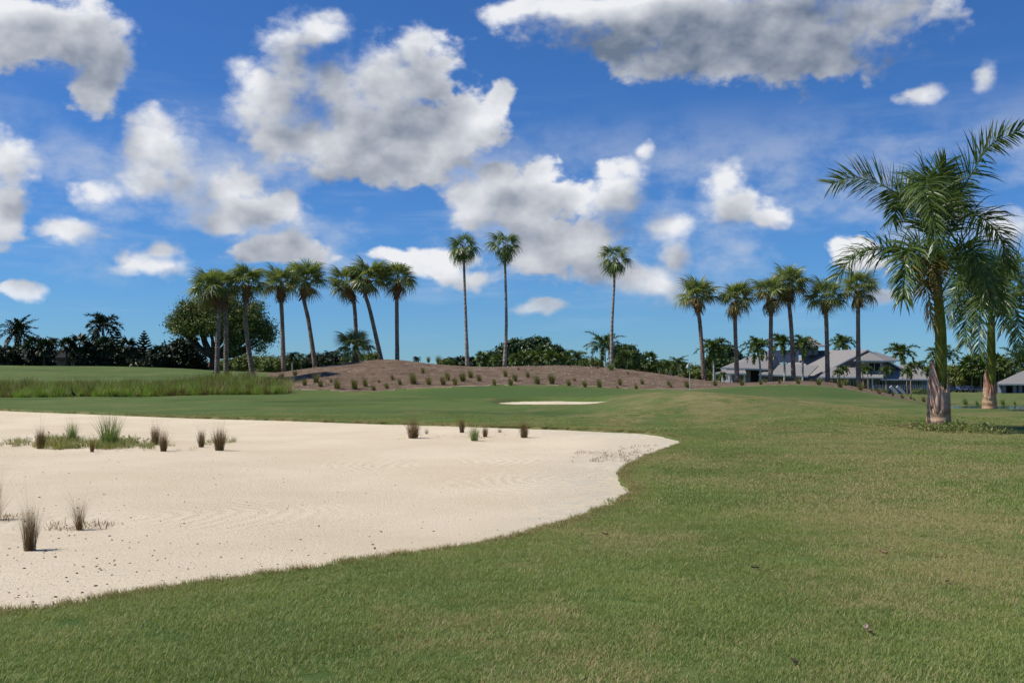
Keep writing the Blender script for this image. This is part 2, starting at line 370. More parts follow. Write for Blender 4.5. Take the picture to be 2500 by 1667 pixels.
def mound_mat():
    m, N, out = new_mat('mound_mulch'); g = N.add('ShaderNodeNewGeometry'); pos = g.outputs['Position']
    a = N.noise(pos, 0.35, 6, 0.7); b = N.noise(N.vec('MULTIPLY', pos, (0.45, 0.8, 2.2)), 2.2, 7, 0.75); f = N.noise(pos, 14, 4, 0.75)
    c = N.mix(N.ramp(a, 0.3, 0.7), (0.185, 0.122, 0.080), (0.31, 0.222, 0.150))
    c = N.mix(N.ramp(b, 0.47, 0.70, 0.0, 0.75), c, (0.34, 0.265, 0.185))
    c = N.mix(N.ramp(f, 0.42, 0.68, 0.0, 0.6), c, (0.075, 0.046, 0.032)); mid = N.noise(N.vec('MULTIPLY', pos, (1, 1, 2)), 1.3, 6, 0.75); c = N.mix(N.ramp(mid, 0.52, 0.62, 0.0, 0.75), c, (0.105, 0.07, 0.048)); c = N.mix(N.ramp(mid, 0.46, 0.36, 0.0, 0.7), c, (0.37, 0.29, 0.21))
    ed = N.add('ShaderNodeAttribute', attribute_name='edge').outputs['Fac']
    k = N.ramp(N.math('ADD', ed, N.math('MULTIPLY', N.math('SUBTRACT', b, 0.5), 2.6)), 0.62, 1.05)
    c = N.mix(k, c, (0.44, 0.36, 0.26))
    principled(N, out, c, 0.95, 0.1, N.math('ADD', f, N.math('ADD', b, N.math('MULTIPLY', mid, 2.0))), 1.0, 0.16); return m
def bark_mat(name, a, b, ring=0.0, rscale=9.0):
    m, N, out = new_mat(name); g = N.add('ShaderNodeNewGeometry'); pos = g.outputs['Position']
    n = N.noise(N.vec('MULTIPLY', pos, (1, 1, 0.35)), 9.0, 6, 0.7); h = n
    n2 = N.noise(N.vec('MULTIPLY', pos, (1, 1, 1.5)), 1.6, 4, 0.7)
    c = N.mix(N.ramp(N.math('ADD', N.math('MULTIPLY', n, 0.55), N.math('MULTIPLY', n2, 0.45)), 0.35, 0.65), a, b)
    if ring:
        s = N.add('ShaderNodeSeparateXYZ'); N.link(pos, s.inputs[0])
        w = N.math('SINE', N.math('ADD', N.math('MULTIPLY', s.outputs[2], rscale), N.math('MULTIPLY', n, 5.0)))
        c = N.mix(N.ramp(w, 0.4, 1.0, 0, ring), c, tuple(x * 0.45 for x in a)); h = N.math('ADD', n, N.math('MULTIPLY', w, 0.3))
    principled(N, out, c, 0.9, 0.15, h, 0.7, 0.05); return m
M = {}
M['turf'] = turf_mat('turf', True); M['blade'] = blade_mat('turf_blade'); M['sand'] = sand_mat(); M['mound'] = mound_mat()
M['sabal'] = leafy('sabal_leaf', (0.093, 0.130, 0.030), (0.312, 0.349, 0.109), (0.26, 0.21, 0.07), 0.03, 0.25, 0.38, 0.5, 0.25)
M['sabal_old'] = leafy('old_sabal_leaf', (0.140, 0.140, 0.042), (0.336, 0.280, 0.084), (0.24, 0.16, 0.07), 0.25, 0.25, 0.5, 0.3, 0.5)
M['washi'] = leafy('fan_palm_leaf', (0.066, 0.111, 0.022), (0.216, 0.281, 0.061), (0.25, 0.2, 0.06), 0.02, 0.28, 0.38, 0.45, 0.2)
M['royal'] = leafy('royal_leaflet', (0.030, 0.062, 0.013), (0.145, 0.210, 0.042), (0.24, 0.17, 0.06), 0.03, 0.32, 0.36, 0.45, 0.22)
M['royal_old'] = leafy('old_royal_leaflet', (0.12, 0.115, 0.025), (0.27, 0.22, 0.07), (0.24, 0.15, 0.07), 0.3, 0.25, 0.5, 0.3, 0.5)
M['farpalm'] = leafy('far_palm_leaf', (0.035, 0.067, 0.016), (0.134, 0.183, 0.038), (0.17, 0.14, 0.05), 0.03, 0.2, 0.45, 0.3)
M['darkpalm'] = leafy('shaded_palm_leaf', (0.009, 0.018, 0.008), (0.030, 0.046, 0.015), None, 0, 0.15, 0.5, 0.3)  # darkened palm leaf: colour stands in for cloud shade over the left background
M['oak'] = leafy('oak_leaf', (0.057, 0.087, 0.022), (0.213, 0.245, 0.058), (0.14, 0.11, 0.04), 0.05, 0.2, 0.5, 0.3, wscale=0.5)
M['ficus'] = leafy('ficus_leaf', (0.016, 0.040, 0.013), (0.078, 0.132, 0.035), None, 0, 0.12, 0.45, 0.35, wscale=0.35)
M['darktree'] = leafy('dark_leaf', (0.012, 0.020, 0.009), (0.042, 0.058, 0.022), None, 0, 0.12, 0.5, 0.3)  # leaf colour kept very dark in place of cloud shade among the houses
M['brightbush'] = leafy('light_bush_leaf', (0.058, 0.091, 0.021), (0.182, 0.221, 0.058), None, 0, 0.25, 0.5, 0.3, wscale=0.1)
M['tuft'] = leafy('clump_grass', (0.105, 0.123, 0.036), (0.258, 0.270, 0.091), (0.26, 0.175, 0.085), 0.24, 0.25, 0.6, 0.2, 0.35)
M['tuft_brown'] = leafy('brown_clump_grass', (0.119, 0.092, 0.039), (0.280, 0.224, 0.105), (0.17, 0.085, 0.05), 0.45, 0.2, 0.6, 0.2, 0.3)
M['tuft_green'] = leafy('fresh_clump_grass', (0.085, 0.150, 0.034), (0.221, 0.312, 0.091), (0.28, 0.21, 0.1), 0.12, 0.3, 0.6, 0.2, 0.3)
M['tuft_dry'] = leafy('dry_clump_grass', (0.17, 0.105, 0.058), (0.34, 0.235, 0.135), None, 0, 0.2, 0.7, 0.1)
M['straw'] = leafy('straw_blade', (0.24, 0.20, 0.085), (0.46, 0.36, 0.19), (0.16, 0.20, 0.06), 0.3, 0.2, 0.7, 0.1)
M['marsh'] = leafy('marsh_grass', (0.124, 0.209, 0.042), (0.341, 0.447, 0.110), (0.24, 0.17, 0.08), 0.13, 0.3, 0.6, 0.2, 0.2, wscale=0.25)
M['weed'] = leafy('weed_leaf', (0.09, 0.135, 0.030), (0.21, 0.27, 0.07), (0.36, 0.28, 0.13), 0.28, 0.3, 0.5, 0.3)
M['bark_sabal'] = bark_mat('sabal_bark', (0.145, 0.10, 0.068), (0.39, 0.305, 0.22), 0.35, 26.0)
M['bark_washi'] = bark_mat('fan_palm_bark', (0.22, 0.175, 0.135), (0.46, 0.40, 0.33), 0.35, 14.0)
M['bark_royal'] = bark_mat('royal_bark', (0.33, 0.195, 0.115), (0.60, 0.42, 0.27), 0.5, 22.0)
M['bark_white'] = bark_mat('pale_bark', (0.32, 0.29, 0.27), (0.52, 0.49, 0.46), 0.2, 8.0)
M['bark_dark'] = bark_mat('dark_bark', (0.035, 0.026, 0.02), (0.085, 0.066, 0.052))
M['boot'] = bark_mat('leaf_boot', (0.10, 0.052, 0.030), (0.27, 0.155, 0.09))
M['shaft'] = bark_mat('crownshaft', (0.10, 0.115, 0.018), (0.26, 0.25, 0.045))
M['sheath'] = bark_mat('dry_sheath', (0.27, 0.10, 0.05), (0.62, 0.44, 0.33))
M['soil'] = plain('dark_soil', (0.11, 0.075, 0.05), 0.95, 0.1, 0.4, 9.0, 0.6)

# ------------------------------------------------------------------ the lie of the land
# per photograph column: (distance, row where the ground shows) or (distance, None, height)
L0 = [(30, None, 0), (44, None, 0), (52, 998)]
BK_L = [(175, None, 2.2), (220, None, 1.0), (300, None, 0.2), (420, None, -0.8), (700, None, -1.5)]
BK_C = [(125, None, 0.8), (160, None, 0.0), (260, None, -1.5), (420, None, -1.8), (700, None, -2.0)]
BK_R = [(112, None, -0.6), (150, None, -1.8), (260, None, -2.7), (420, None, -2.6), (700, None, -2.2)]
LAND = {
 -600: L0 + [(62, 976), (66, 969), (73, 975), (90, 955), (105, 930), (125, 908), (145, 891), (155, 890)] + BK_L,
 0: L0 + [(62, 976), (66, 969), (73, 975), (90, 955), (105, 930), (125, 908), (145, 891), (155, 890)] + BK_L,
 300: L0 + [(62, 976), (67, 968), (73, 972), (90, 955), (105, 932), (125, 912), (145, 895), (155, 893)] + BK_L,
 450: L0 + [(62, 975), (67, 965), (73, 970), (90, 950), (105, 930), (125, 913), (145, 899), (155, 898)] + BK_L,
 540: L0 + [(62, 974), (67, 963), (73, 967), (84, 946), (92, 925), (105, 921), (125, 914), (145, 906), (155, 905)] + BK_L,
 620: L0 + [(62, 974), (67, 962), (75, 963), (84, 946), (92, 919), (100, 912), (110, 912), (125, 912), (145, 908), (155, 907)] + BK_L,
 700: L0 + [(62, 974), (67, 963), (78, 957), (86, 950), (93, 926), (100, 906), (110, 912), (125, 916), (155, 913)] + BK_L,
 800: L0 + [(62, 974), (75, 962), (84, 955), (92, 919), (101, 889), (112, 908), (130, 918), (155, 918)] + BK_C[1:],
 900: L0 + [(62, 974), (75, 962), (84, 956), (93, 915), (102, 877), (113, 902)] + BK_C,
 960: L0 + [(62, 974), (75, 961), (84, 952), (93, 906), (102, 873), (113, 900)] + BK_C,
 1050: L0 + [(62, 975), (75, 958), (84, 946), (93, 915), (102, 886), (113, 905)] + BK_C,
 1120: L0 + [(62, 977), (75, 957), (84, 944), (93, 915), (102, 892), (113, 907)] + BK_C,
 1200: L0 + [(62, 978), (75, 956), (84, 942), (93, 917), (102, 894), (113, 908)] + BK_C,
 1300: L0 + [(62, 979), (75, 956), (84, 941), (93, 915), (102, 891), (113, 907)] + BK_C,
 1370: L0 + [(62, 979), (75, 957), (84, 942), (93, 915), (102, 889), (113, 905)] + BK_C,
 1450: L0 + [(62, 977), (75, 958), (84, 945), (93, 918), (102, 893), (113, 907)] + BK_C,
 1540: [(30, None, 0), (42, None, .04), (50, 992), (60, 962), (68, 960), (84, 949), (93, 925), (102, 902), (113, 912)] + BK_C,
 1620: [(30, None, 0), (40, None, .05), (49, 988), (59, 950), (69, 956), (84, 951), (93, 930), (101, 912), (113, 920)] + BK_C,
 1700: [(30, None, 0), (38, None, .05), (48, 990), (58, 950), (69, 958), (84, 950), (93, 938), (100, 926), (110, 931)] + BK_R,
 1800: [(30, None, 0), (38, None, .05), (46, 1000), (57, 964), (68, 962), (84, 944), (92, 939), (98, 933), (106, 940)] + BK_R,
 1900: [(30, None, 0), (42, 1012), (54, 977), (65, 966), (84, 939), (90, 935), (97, 930), (106, 938)] + BK_R,
 2000: [(30, None, 0), (42, 1014), (54, 985), (65, 970), (84, 941), (90, 937), (97, 929), (106, 938)] + BK_R,
 2050: [(30, None, 0), (42, 1015), (54, 988), (65, 974), (84, 946), (90, 941), (97, 935), (106, 943)] + BK_R,
 2150: [(30, None, 0), (42, 1016), (54, 990), (65, 980), (80, 964), (90, 959), (97, 957), (106, 962)] + BK_R,
 2230: [(30, None, 0), (42, 1016), (54, 993), (65, 985), (80, 977), (90, 974), (97, 973), (110, None, -1.2)] + BK_R[1:],
 2290: [(30, None, 0), (42, 1016), (54, 995), (62, None, -.25), (75, None, -.9), (85, None, -1.2), (95, None, -1.25), (110, None, -1.3)] + BK_R[1:],
 2350: [(30, None, 0), (42, 1016), (54, 996), (60, None, -.35), (70, None, -1.4), (78, None, -1.9), (98, None, -1.9), (107, None, -1.35), (115, None, -1.3)] + BK_R[1:],
 2500: [(30, None, 0), (42, 1016), (54, 997), (60, None, -.35), (70, None, -1.4), (78, None, -1.9), (98, None, -1.9), (107, None, -1.35), (115, None, -1.3)] + BK_R[1:],
 3200: [(30, None, 0), (42, 1016), (54, 997), (60, None, -.35), (70, None, -1.4), (78, None, -1.9), (98, None, -1.9), (107, None, -1.35), (115, None, -1.3)] + BK_R[1:],
}
LX = np.arange(-600, 3201, 20.0); LD = np.concatenate([np.arange(0, 130, 1.0), np.arange(130, 300, 5.0), np.arange(300, 721, 20.0)])
def build_land():
    cols = sorted(LAND); T = []
    for c in cols:
        d = [0]; z = [0]
        for e in LAND[c]:
            d.append(e[0]); z.append(e[2] if e[1] is None else EYE - (e[1] - HOR) / FPX * e[0])
        T.append(np.interp(LD, d, z))
    T = np.array(T); Z = np.array([[0.0] * len(LD)] * len(LX))
    for j in range(len(LD)): Z[:, j] = np.interp(LX, cols, T[:, j])
    def blur(a, n, ax):
        for _ in range(n):
            p = np.pad(a, [(1, 1) if i == ax else (0, 0) for i in range(2)], mode='edge')
            a = (np.take(p, range(0, a.shape[ax]), ax) + 2 * a + np.take(p, range(2, a.shape[ax] + 2), ax)) / 4
        return a
    return blur(blur(Z, 3, 0), 2, 1)
LZ = build_land()
def land0(x, y):
    x = np.asarray(x, float); y = np.asarray(y, float); ys = np.maximum(y, 1.0)
    cx = np.clip((1250 + FPX * x / ys - LX[0]) / 20.0, 0, len(LX) - 1.001)
    dj = np.interp(np.clip(ys, 0, LD[-1] - .01), LD, np.arange(len(LD)))
    i = cx.astype(int); j = np.minimum(dj.astype(int), len(LD) - 2); fx = cx - i; fy = dj - j
    z = LZ[i, j] * (1 - fx) * (1 - fy) + LZ[i + 1, j] * fx * (1 - fy) + LZ[i, j + 1] * (1 - fx) * fy + LZ[i + 1, j + 1] * fx * fy
    z = z * np.clip(y / 6.0, 0, 1)
    bump = 0
    for (bp, bd, bh, br) in ((1790, 45, .58, 4.6), (2090, 38, .42, 4.6), (1700, 36, -.34, 3.5), (1950, 51, -.40, 4.6), (1880, 33, .28, 3.0), (2280, 44, -.18, 5.0), (1420, 52, .20, 4.0), (1640, 47, .30, 3.0), (1480, 45, -.22, 3.0)):
        bump = bump + bh * np.exp(-(((x - (bp - 1250) / FPX * bd) / br) ** 2 + ((y - bd) / br) ** 2))
    und = bump + 0.03 * np.sin(x * 0.31 + 1.2) * np.sin(y * 0.23 + 0.4) + 0.018 * np.sin(x * 0.83 + y * 0.37)
    z = z + und * np.clip((y - 4) / 8, 0, 1) * np.clip((120 - y) / 40, 0, 1)
    return z
def flat_hit(px, py, z=0.0):
    d = pdir(px, py); s = (z - EYE) / d.z; return (d.x * s, d.y * s)
BUNKER = [(-900, 1560), (-300, 1525), (0, 1491), (90, 1484), (153, 1474), (268, 1456), (382, 1437), (574, 1415), (765, 1391), (900, 1367), (1060, 1344), (1169, 1328), (1290, 1298), (1382, 1268), (1488, 1232), (1528, 1212), (1545, 1197), (1541, 1180),
          (1521, 1160), (1516, 1148), (1539, 1129), (1580, 1106), (1631, 1091), (1682, 1077), (1648, 1067), (1597, 1058), (1546, 1054), (1478, 1051), (1410, 1047), (1308, 1043), (1240, 1041), (1138, 1036), (1002, 1031), (900, 1029), (744, 1025), (530, 1018), (319, 1010), (150, 1003), (0, 997), (-250, 991), (-700, 995), (-1300, 1050), (-1500, 1200), (-1300, 1400)]
BUNKER2 = [(1190, 983), (1235, 979.6), (1300, 978.4), (1380, 978.8), (1460, 981.5), (1514, 985.5), (1470, 987.4), (1400, 988.4), (1300, 988.2), (1230, 986.8)]
BP = np.array([flat_hit(*p) for p in BUNKER]); BP2 = np.array([flat_hit(p[0], p[1], 0.08) for p in BUNKER2])
def smooth_poly(P, it=2):
    for _ in range(it):
        Q = np.roll(P, -1, axis=0); P = np.stack([P * .75 + Q * .25, P * .25 + Q * .75], axis=1).reshape(-1, 2)
    return P
BP = smooth_poly(BP); BP2 = smooth_poly(BP2)
def sdf(P, x, y):                                # signed distance to polygon, positive inside
    x = np.asarray(x, float); y = np.asarray(y, float); d = np.full(x.shape, 1e9); ins = np.zeros(x.shape, bool)
    Q = np.roll(P, -1, axis=0)
    for (ax, ay), (bx, by) in zip(P, Q):
        ex, ey = bx - ax, by - ay; t = np.clip(((x - ax) * ex + (y - ay) * ey) / (ex * ex + ey * ey + 1e-12), 0, 1)
        d = np.minimum(d, np.hypot(x - ax - t * ex, y - ay - t * ey))
        c = ((ay > y) != (by > y)) & (x < (bx - ax) * (y - ay) / (by - ay + 1e-12) + ax); ins ^= c
    return np.where(ins, d, -d)
def wob(x, y): return 0.05 * np.sin(x * 5.1 + y * 2.3) + 0.04 * np.sin(x * 11.3 - y * 7.7) + 0.03 * np.sin(x * 2.1 - y * 3.7)
def gz(x, y): return land0(x, y)                 # turf height
def sandz(x, y, s): return land0(x, y) - 0.08 - 0.12 * np.clip(s / 5.0, 0, 1)
def ground_hit(px, py):
    d = pdir(px, py); prev = 3.0
    for Y in np.concatenate([np.arange(4, 130, 0.25), np.arange(130, 700, 2.0)]):
        s = Y / d.y
        if EYE + d.z * s <= float(gz(d.x * s, Y)): return Vector((d.x * s, Y, float(gz(d.x * s, Y))))
        prev = Y
    return at(px, py, 300)
# foot and back of the mulched mound by column
MX = [630, 660, 690, 720, 800, 900, 1000, 1100, 1250, 1400, 1540, 1700, 1800, 1900, 2000, 2060, 2150, 2215, 2245]
MF = [101, 95, 88, 84.5, 83.5, 83, 83.5, 84, 84, 84, 84, 84, 84.5, 85, 84.5, 84, 81, 80, 86]
MK = [102, 112, 116, 118, 118, 118, 118, 118, 118, 118, 116, 112, 108, 106, 105, 103, 98, 92, 86.5]
def mound_in(x, y):                              # >0 inside the mound, in metres
    px = 1250 + FPX * np.asarray(x, float) / np.maximum(y, 1.0)
    a = y - np.interp(px, MX, MF) + 0.5 * np.sin(x * 0.9) + 0.3 * np.sin(x * 2.3 + 1); b = np.interp(px, MX, MK) - y
    e = np.minimum((px - 630) * 0.036, (2245 - px) * 0.034)
    return np.minimum(np.minimum(a, b), e)

def build_ground():
    th = np.unique(np.round(np.concatenate([np.arange(-180, -60, 4.0), np.arange(-60, -31, 0.6), np.arange(-31, 31, 0.16), np.arange(31, 60, 0.6), np.arange(60, 180.1, 4.0)]), 4))
    th = R(1) * th
    r = [0.4, 1.0, 2.0, 3.0]
    while r[-1] < 135: r.append(r[-1] * 1.0115 if r[-1] > 5 else r[-1] + 0.12)
    while r[-1] < 6000: r.append(r[-1] * 1.06)
    r = np.array(r); nt, nr = len(th), len(r)
    X = np.sin(th)[None, :] * r[:, None]; Y = np.cos(th)[None, :] * r[:, None]
    Z = land0(X, Y); s1 = np.full(X.shape, -50.0); s2 = np.full(X.shape, -50.0)
    near = (r < 75); s1[near] = sdf(BP, X[near] + 0, Y[near]); s2[near] = sdf(BP2, X[near], Y[near])
    w = wob(X, Y)
    Zg = Z - 0.5 * np.clip((s1 + w * .6) / 0.42, 0, 1) - 0.3 * np.clip(s2 / 0.6, 0, 1)
    back = (s2 > -1.6) & (s2 < 0.3) & (Y > BP2[:, 1].mean())      # turned-up lip behind the small bunker
    Zg = Zg + np.where(back, 0.16 * np.clip(1 - np.abs(s2 + 0.4) / 1.2, 0, 1), 0)
    mi = mound_in(X, Y)
    i = (np.arange(nr - 1)[:, None] * nt + np.arange(nt - 1)[None, :]).ravel()
    F = np.stack([i, i + 1, i + nt + 1, i + nt], axis=1)[:, ::-1]
    V = np.stack([X, Y, Zg], axis=2).reshape(-1, 3)
    fc_m = mi.ravel()[F].mean(axis=1) > 0
    fc_deep = ((s1.ravel()[F].min(axis=1) > 1.6) | (s2.ravel()[F].min(axis=1) > 1.2))
    # worn patches on the hump by the green, close-mown green
    PX = 1250 + FPX * X / np.maximum(Y, 1); front = Y > 2
    worn = np.where(front, 1.3 * np.exp(-((PX - 1720) / 180) ** 2 - ((Y - 52) / 8.0) ** 2) + 0.7 * np.exp(-((PX - 1560) / 160) ** 2 - ((Y - 40) / 5.0) ** 2) + 0.8 * np.exp(-((s1 + 0.25) / 0.35) ** 2) + 0.6 * np.exp(-((PX - 1900) / 120) ** 2 - ((Y - 57) / 5.0) ** 2) + 0.8 * np.exp(-((PX - 1800) / 90) ** 2 - ((Y - 44) / 3.5) ** 2) + 0.6 * np.exp(-((PX - 2090) / 110) ** 2 - ((Y - 38) / 3.0) ** 2), 0)
    fine = np.where(front, np.clip(1.3 - np.hypot((PX - 1280) / 330, (Y - 73) / 9.5) ** 4, 0, 1) + np.clip(1.3 - np.hypot((PX - 1930) / 230, (Y - 74) / 10.5) ** 4, 0, 1), 0)
    def sub(name, sel, extra, mat):
        f = F[sel]; u, inv = np.unique(f, return_inverse=True)
        me = mesh_np(name, V[u], inv.reshape(-1, 4), {k: a.ravel()[u] for k, a in extra.items()}, smooth=True)
        o = obj(name, me, mat); tag(o, kind='structure'); return o
    sub('lawn', ~fc_m & ~fc_deep, {'worn': worn, 'fine': fine}, M['turf'])
    edge = np.clip(1.0 - mi / 2.2, 0, 1) * (Y < 96)
    sub('mound', fc_m, {'edge': edge}, M['mound'])
    # sand sheets
    for (nm, s, lift) in (('bunker_sand', s1, 0.0), ('greenside_bunker_sand', s2, -0.02)):
        Zs = Z + lift - 0.08 - 0.12 * np.clip(s / 5.0, 0, 1); keep = s > -0.7
        f = F[keep.ravel()[F].all(axis=1)]; u, inv = np.unique(f, return_inverse=True)
        VV = np.stack([X, Y, Zs], axis=2).reshape(-1, 3)[u]
        px = (1250 + FPX * X / np.maximum(Y, 1)).ravel()[u]
        e = np.clip(1.3 - s.ravel()[u] / 2.2, 0, 1) * np.clip((px - 1150) / 250, 0, 1)
        o = obj(nm, mesh_np(nm, VV, inv.reshape(-1, 4), {'edge': e}, smooth=True), M['sand']); tag(o, kind='structure')
build_ground()
def build_water():
    m, N, out = new_mat('pond_water'); g = N.add('ShaderNodeNewGeometry'); n = N.noise(N.vec('MULTIPLY', g.outputs['Position'], (1, .5, 1)), 3.0, 3, 0.6)
    principled(N, out, (0.03, 0.045, 0.04), 0.06, 0.5, n, 0.15, 0.03)
    xs = [at(px, 990, d).x for px, d in ((2300, 72), (3300, 72), (3300, 108), (2290, 108))]
    v = [(xs[0], 70, -1.45), (xs[1], 70, -1.45), (xs[2], 110, -1.45), (xs[3], 110, -1.45)]
    o = obj('pond', MB().add(v, [(0, 1, 2, 3)]), m); tag(o, kind='structure')
build_water()

# ------------------------------------------------------------------ scattered ground cover (uncountable)
def scatter(name, pts, rz, sc, protos, kind='stuff', tilt=None):
    """one object: prototypes instanced on points by geometry nodes"""
    me = bpy.data.meshes.new(name); n = len(pts); me.vertices.add(n); me.vertices.foreach_set('co', np.asarray(pts, np.float32).ravel())
    a = me.attributes.new('rz', 'FLOAT_VECTOR', 'POINT'); rv = np.zeros((n, 3), np.float32); rv[:, 2] = rz
    if tilt is not None: rv[:, :2] = tilt
    a.data.foreach_set('vector', rv.ravel())
    a = me.attributes.new('sc', 'FLOAT', 'POINT'); a.data.foreach_set('value', np.asarray(sc, np.float32))
    o = bpy.data.objects.new(name, me); C.objects.link(o); tag(o, kind=kind)
    g = bpy.data.node_groups.new(name, 'GeometryNodeTree')
    g.interface.new_socket('Geometry', in_out='INPUT', socket_type='NodeSocketGeometry'); g.interface.new_socket('Geometry', in_out='OUTPUT', socket_type='NodeSocketGeometry')
    gi = g.nodes.new('NodeGroupInput'); go = g.nodes.new('NodeGroupOutput'); io = g.nodes.new('GeometryNodeInstanceOnPoints')
    jn = g.nodes.new('GeometryNodeJoinGeometry')
    for p in protos:
        oi = g.nodes.new('GeometryNodeObjectInfo'); oi.inputs['Object'].default_value = p; oi.inputs['As Instance'].default_value = True; g.links.new(oi.outputs['Geometry'], jn.inputs[0])
    ra = g.nodes.new('GeometryNodeInputNamedAttribute'); ra.data_type = 'FLOAT_VECTOR'; ra.inputs['Name'].default_value = 'rz'
    sa = g.nodes.new('GeometryNodeInputNamedAttribute'); sa.data_type = 'FLOAT'; sa.inputs['Name'].default_value = 'sc'
    g.links.new(gi.outputs[0], io.inputs['Points']); g.links.new(jn.outputs[0], io.inputs['Instance']); io.inputs['Pick Instance'].default_value = True
    g.links.new(ra.outputs[0], io.inputs['Rotation']); g.links.new(sa.outputs[0], io.inputs['Scale']); g.links.new(io.outputs[0], go.inputs[0])
    md = o.modifiers.new('scatter', 'NODES'); md.node_group = g
    return o
def proto(name, me, mat):
    me.materials.append(mat); return bpy.data.objects.new(name, me)
def blade_patch(n, rad, h, w, seg=3, lean=0.6, seed=0):
    r = np.random.default_rng(seed); a = r.random(n) * 2 * np.pi; q = np.sqrt(r.random(n)) * rad
    base = np.stack([q * np.cos(a), q * np.sin(a), np.zeros(n) - 0.004], 1); d = r.random(n) * 2 * np.pi
    L = h * (0.55 + 0.9 * r.random(n)); ln = lean * (0.2 + r.random(n))
    t = np.linspace(0, 1, seg)[None, :]
    hor = (L * ln)[:, None] * t ** 1.6; ver = L[:, None] * (t - 0.22 * ln[:, None] * t ** 2)
    P = base[:, None, :] + np.stack([np.cos(d)[:, None] * hor, np.sin(d)[:, None] * hor, ver], 2)
    S = np.stack([-np.sin(d), np.cos(d), np.zeros(n)], 1); W = (w * (0.7 + 0.6 * r.random(n)))[:, None] * np.linspace(1, 0.12, seg)[None, :] ** 0.7
    return strips(P, W, S, r.random(n))
def patch_proto(name, mat, **k):
    V, F, A = blade_patch(**k); return proto(name, mesh_np(name, V, F, A), mat)
def turf_points(d0, d1, dens, xr=0.56):
    st = dens ** -0.5; gx, gy = np.meshgrid(np.arange(-xr * d1, xr * d1, st), np.arange(d0, d1, st)); X = gx.ravel() + (rng.random(gx.size) - .5) * st; Y = gy.ravel() + (rng.random(gx.size) - .5) * st
    k = np.abs(X) < xr * Y + .6; X, Y = X[k], Y[k]
    keep = (sdf(BP, X, Y) < (-0.16 if d0 < 10 else -0.3)) & (sdf(BP2, X, Y) < 0.03) & (mound_in(X, Y) < 0.1); X, Y = X[keep], Y[keep]
    return np.stack([X, Y, gz(X, Y)], 1)
def build_turf():
    near = [patch_proto('turf_blades', M['blade'], n=1150, rad=0.26, h=0.026, w=0.0019, seg=3, lean=1.1, seed=i) for i in range(4)]
    far = [patch_proto('turf_blades_far', M['blade'], n=480, rad=0.42, h=0.028, w=0.0042, seg=2, lean=0.8, seed=20 + i) for i in range(3)]
    p = turf_points(4.2, 13.0, 11.0); scatter('mown_grass', p, rng.random(len(p)) * 6.28, 0.8 + 0.45 * rng.random(len(p)), near)
    p = turf_points(12.5, 46.0, 7.0); p = p[rng.random(len(p)) < np.interp(p[:, 1], [12, 20, 46], [1, 1, 0.05])]; scatter('mown_grass', p, rng.random(len(p)) * 6.28, 0.85 + 0.4 * rng.random(len(p)), far)
    # short blades right up to the bunker edge
    ed = [patch_proto('edge_blades', M['blade'], n=210, rad=0.12, h=0.028, w=0.0022, seg=3, lean=1.1, seed=30 + i) for i in range(3)]
    Q = np.roll(BP, -1, axis=0); pts = []
    for (a, b) in zip(BP, Q):
        L = np.hypot(*(b - a)); m_ = (a + b) / 2
        if m_[1] > 34 or m_[1] < 4 or abs(m_[0]) > .6 * m_[1]: continue
        nrm = np.array([(b - a)[1], -(b - a)[0]]) / (L + 1e-9)
        if sdf(BP, np.array([m_[0] + nrm[0] * .05]), np.array([m_[1] + nrm[1] * .05]))[0] > 0: nrm = -nrm
        for j in range(int(L * 34) + 1):
            q = a + (b - a) * rng.random() + nrm * rng.uniform(0.09, 0.40); pts.append((q[0], q[1], float(gz(q[0], q[1])) - .004))
    scatter('bunker_edge_turf', pts, rng.random(len(pts)) * 6.28, 0.8 + 0.4 * rng.random(len(pts)), ed)
    # straw-coloured fringe along the bunker edge
    fr = [patch_proto('fringe_blades', M['straw'], n=80, rad=0.09, h=0.050, w=0.0026, seg=3, lean=1.0, seed=40 + i) for i in range(3)]
    Q = np.roll(BP, -1, axis=0); pts = []
    for (a, b) in zip(BP, Q):
        L = np.hypot(*(b - a)); k = max(1, int(L * (46 if a[1] < 20 else 20)))
        if a[1] > 45 or a[1] < 4: k = max(1, int(L * 3))
        for j in range(k):
            u = rng.random(); q = a + (b - a) * u; nrm = np.array([-(b - a)[1], (b - a)[0]]) / (L + 1e-9); q = q + nrm * rng.normal(0.0, 0.10) + np.array([rng.normal(0, .03), 0])
            if sdf(BP, np.array([q[0]]), np.array([q[1]]))[0] > 0.03: continue
            pts.append((q[0], q[1], float(gz(q[0], q[1])) - 0.01))
    scatter('bunker_edge_grass', pts, rng.random(len(pts)) * 6.28, 0.6 + 0.6 * rng.random(len(pts)), fr)
build_turf()

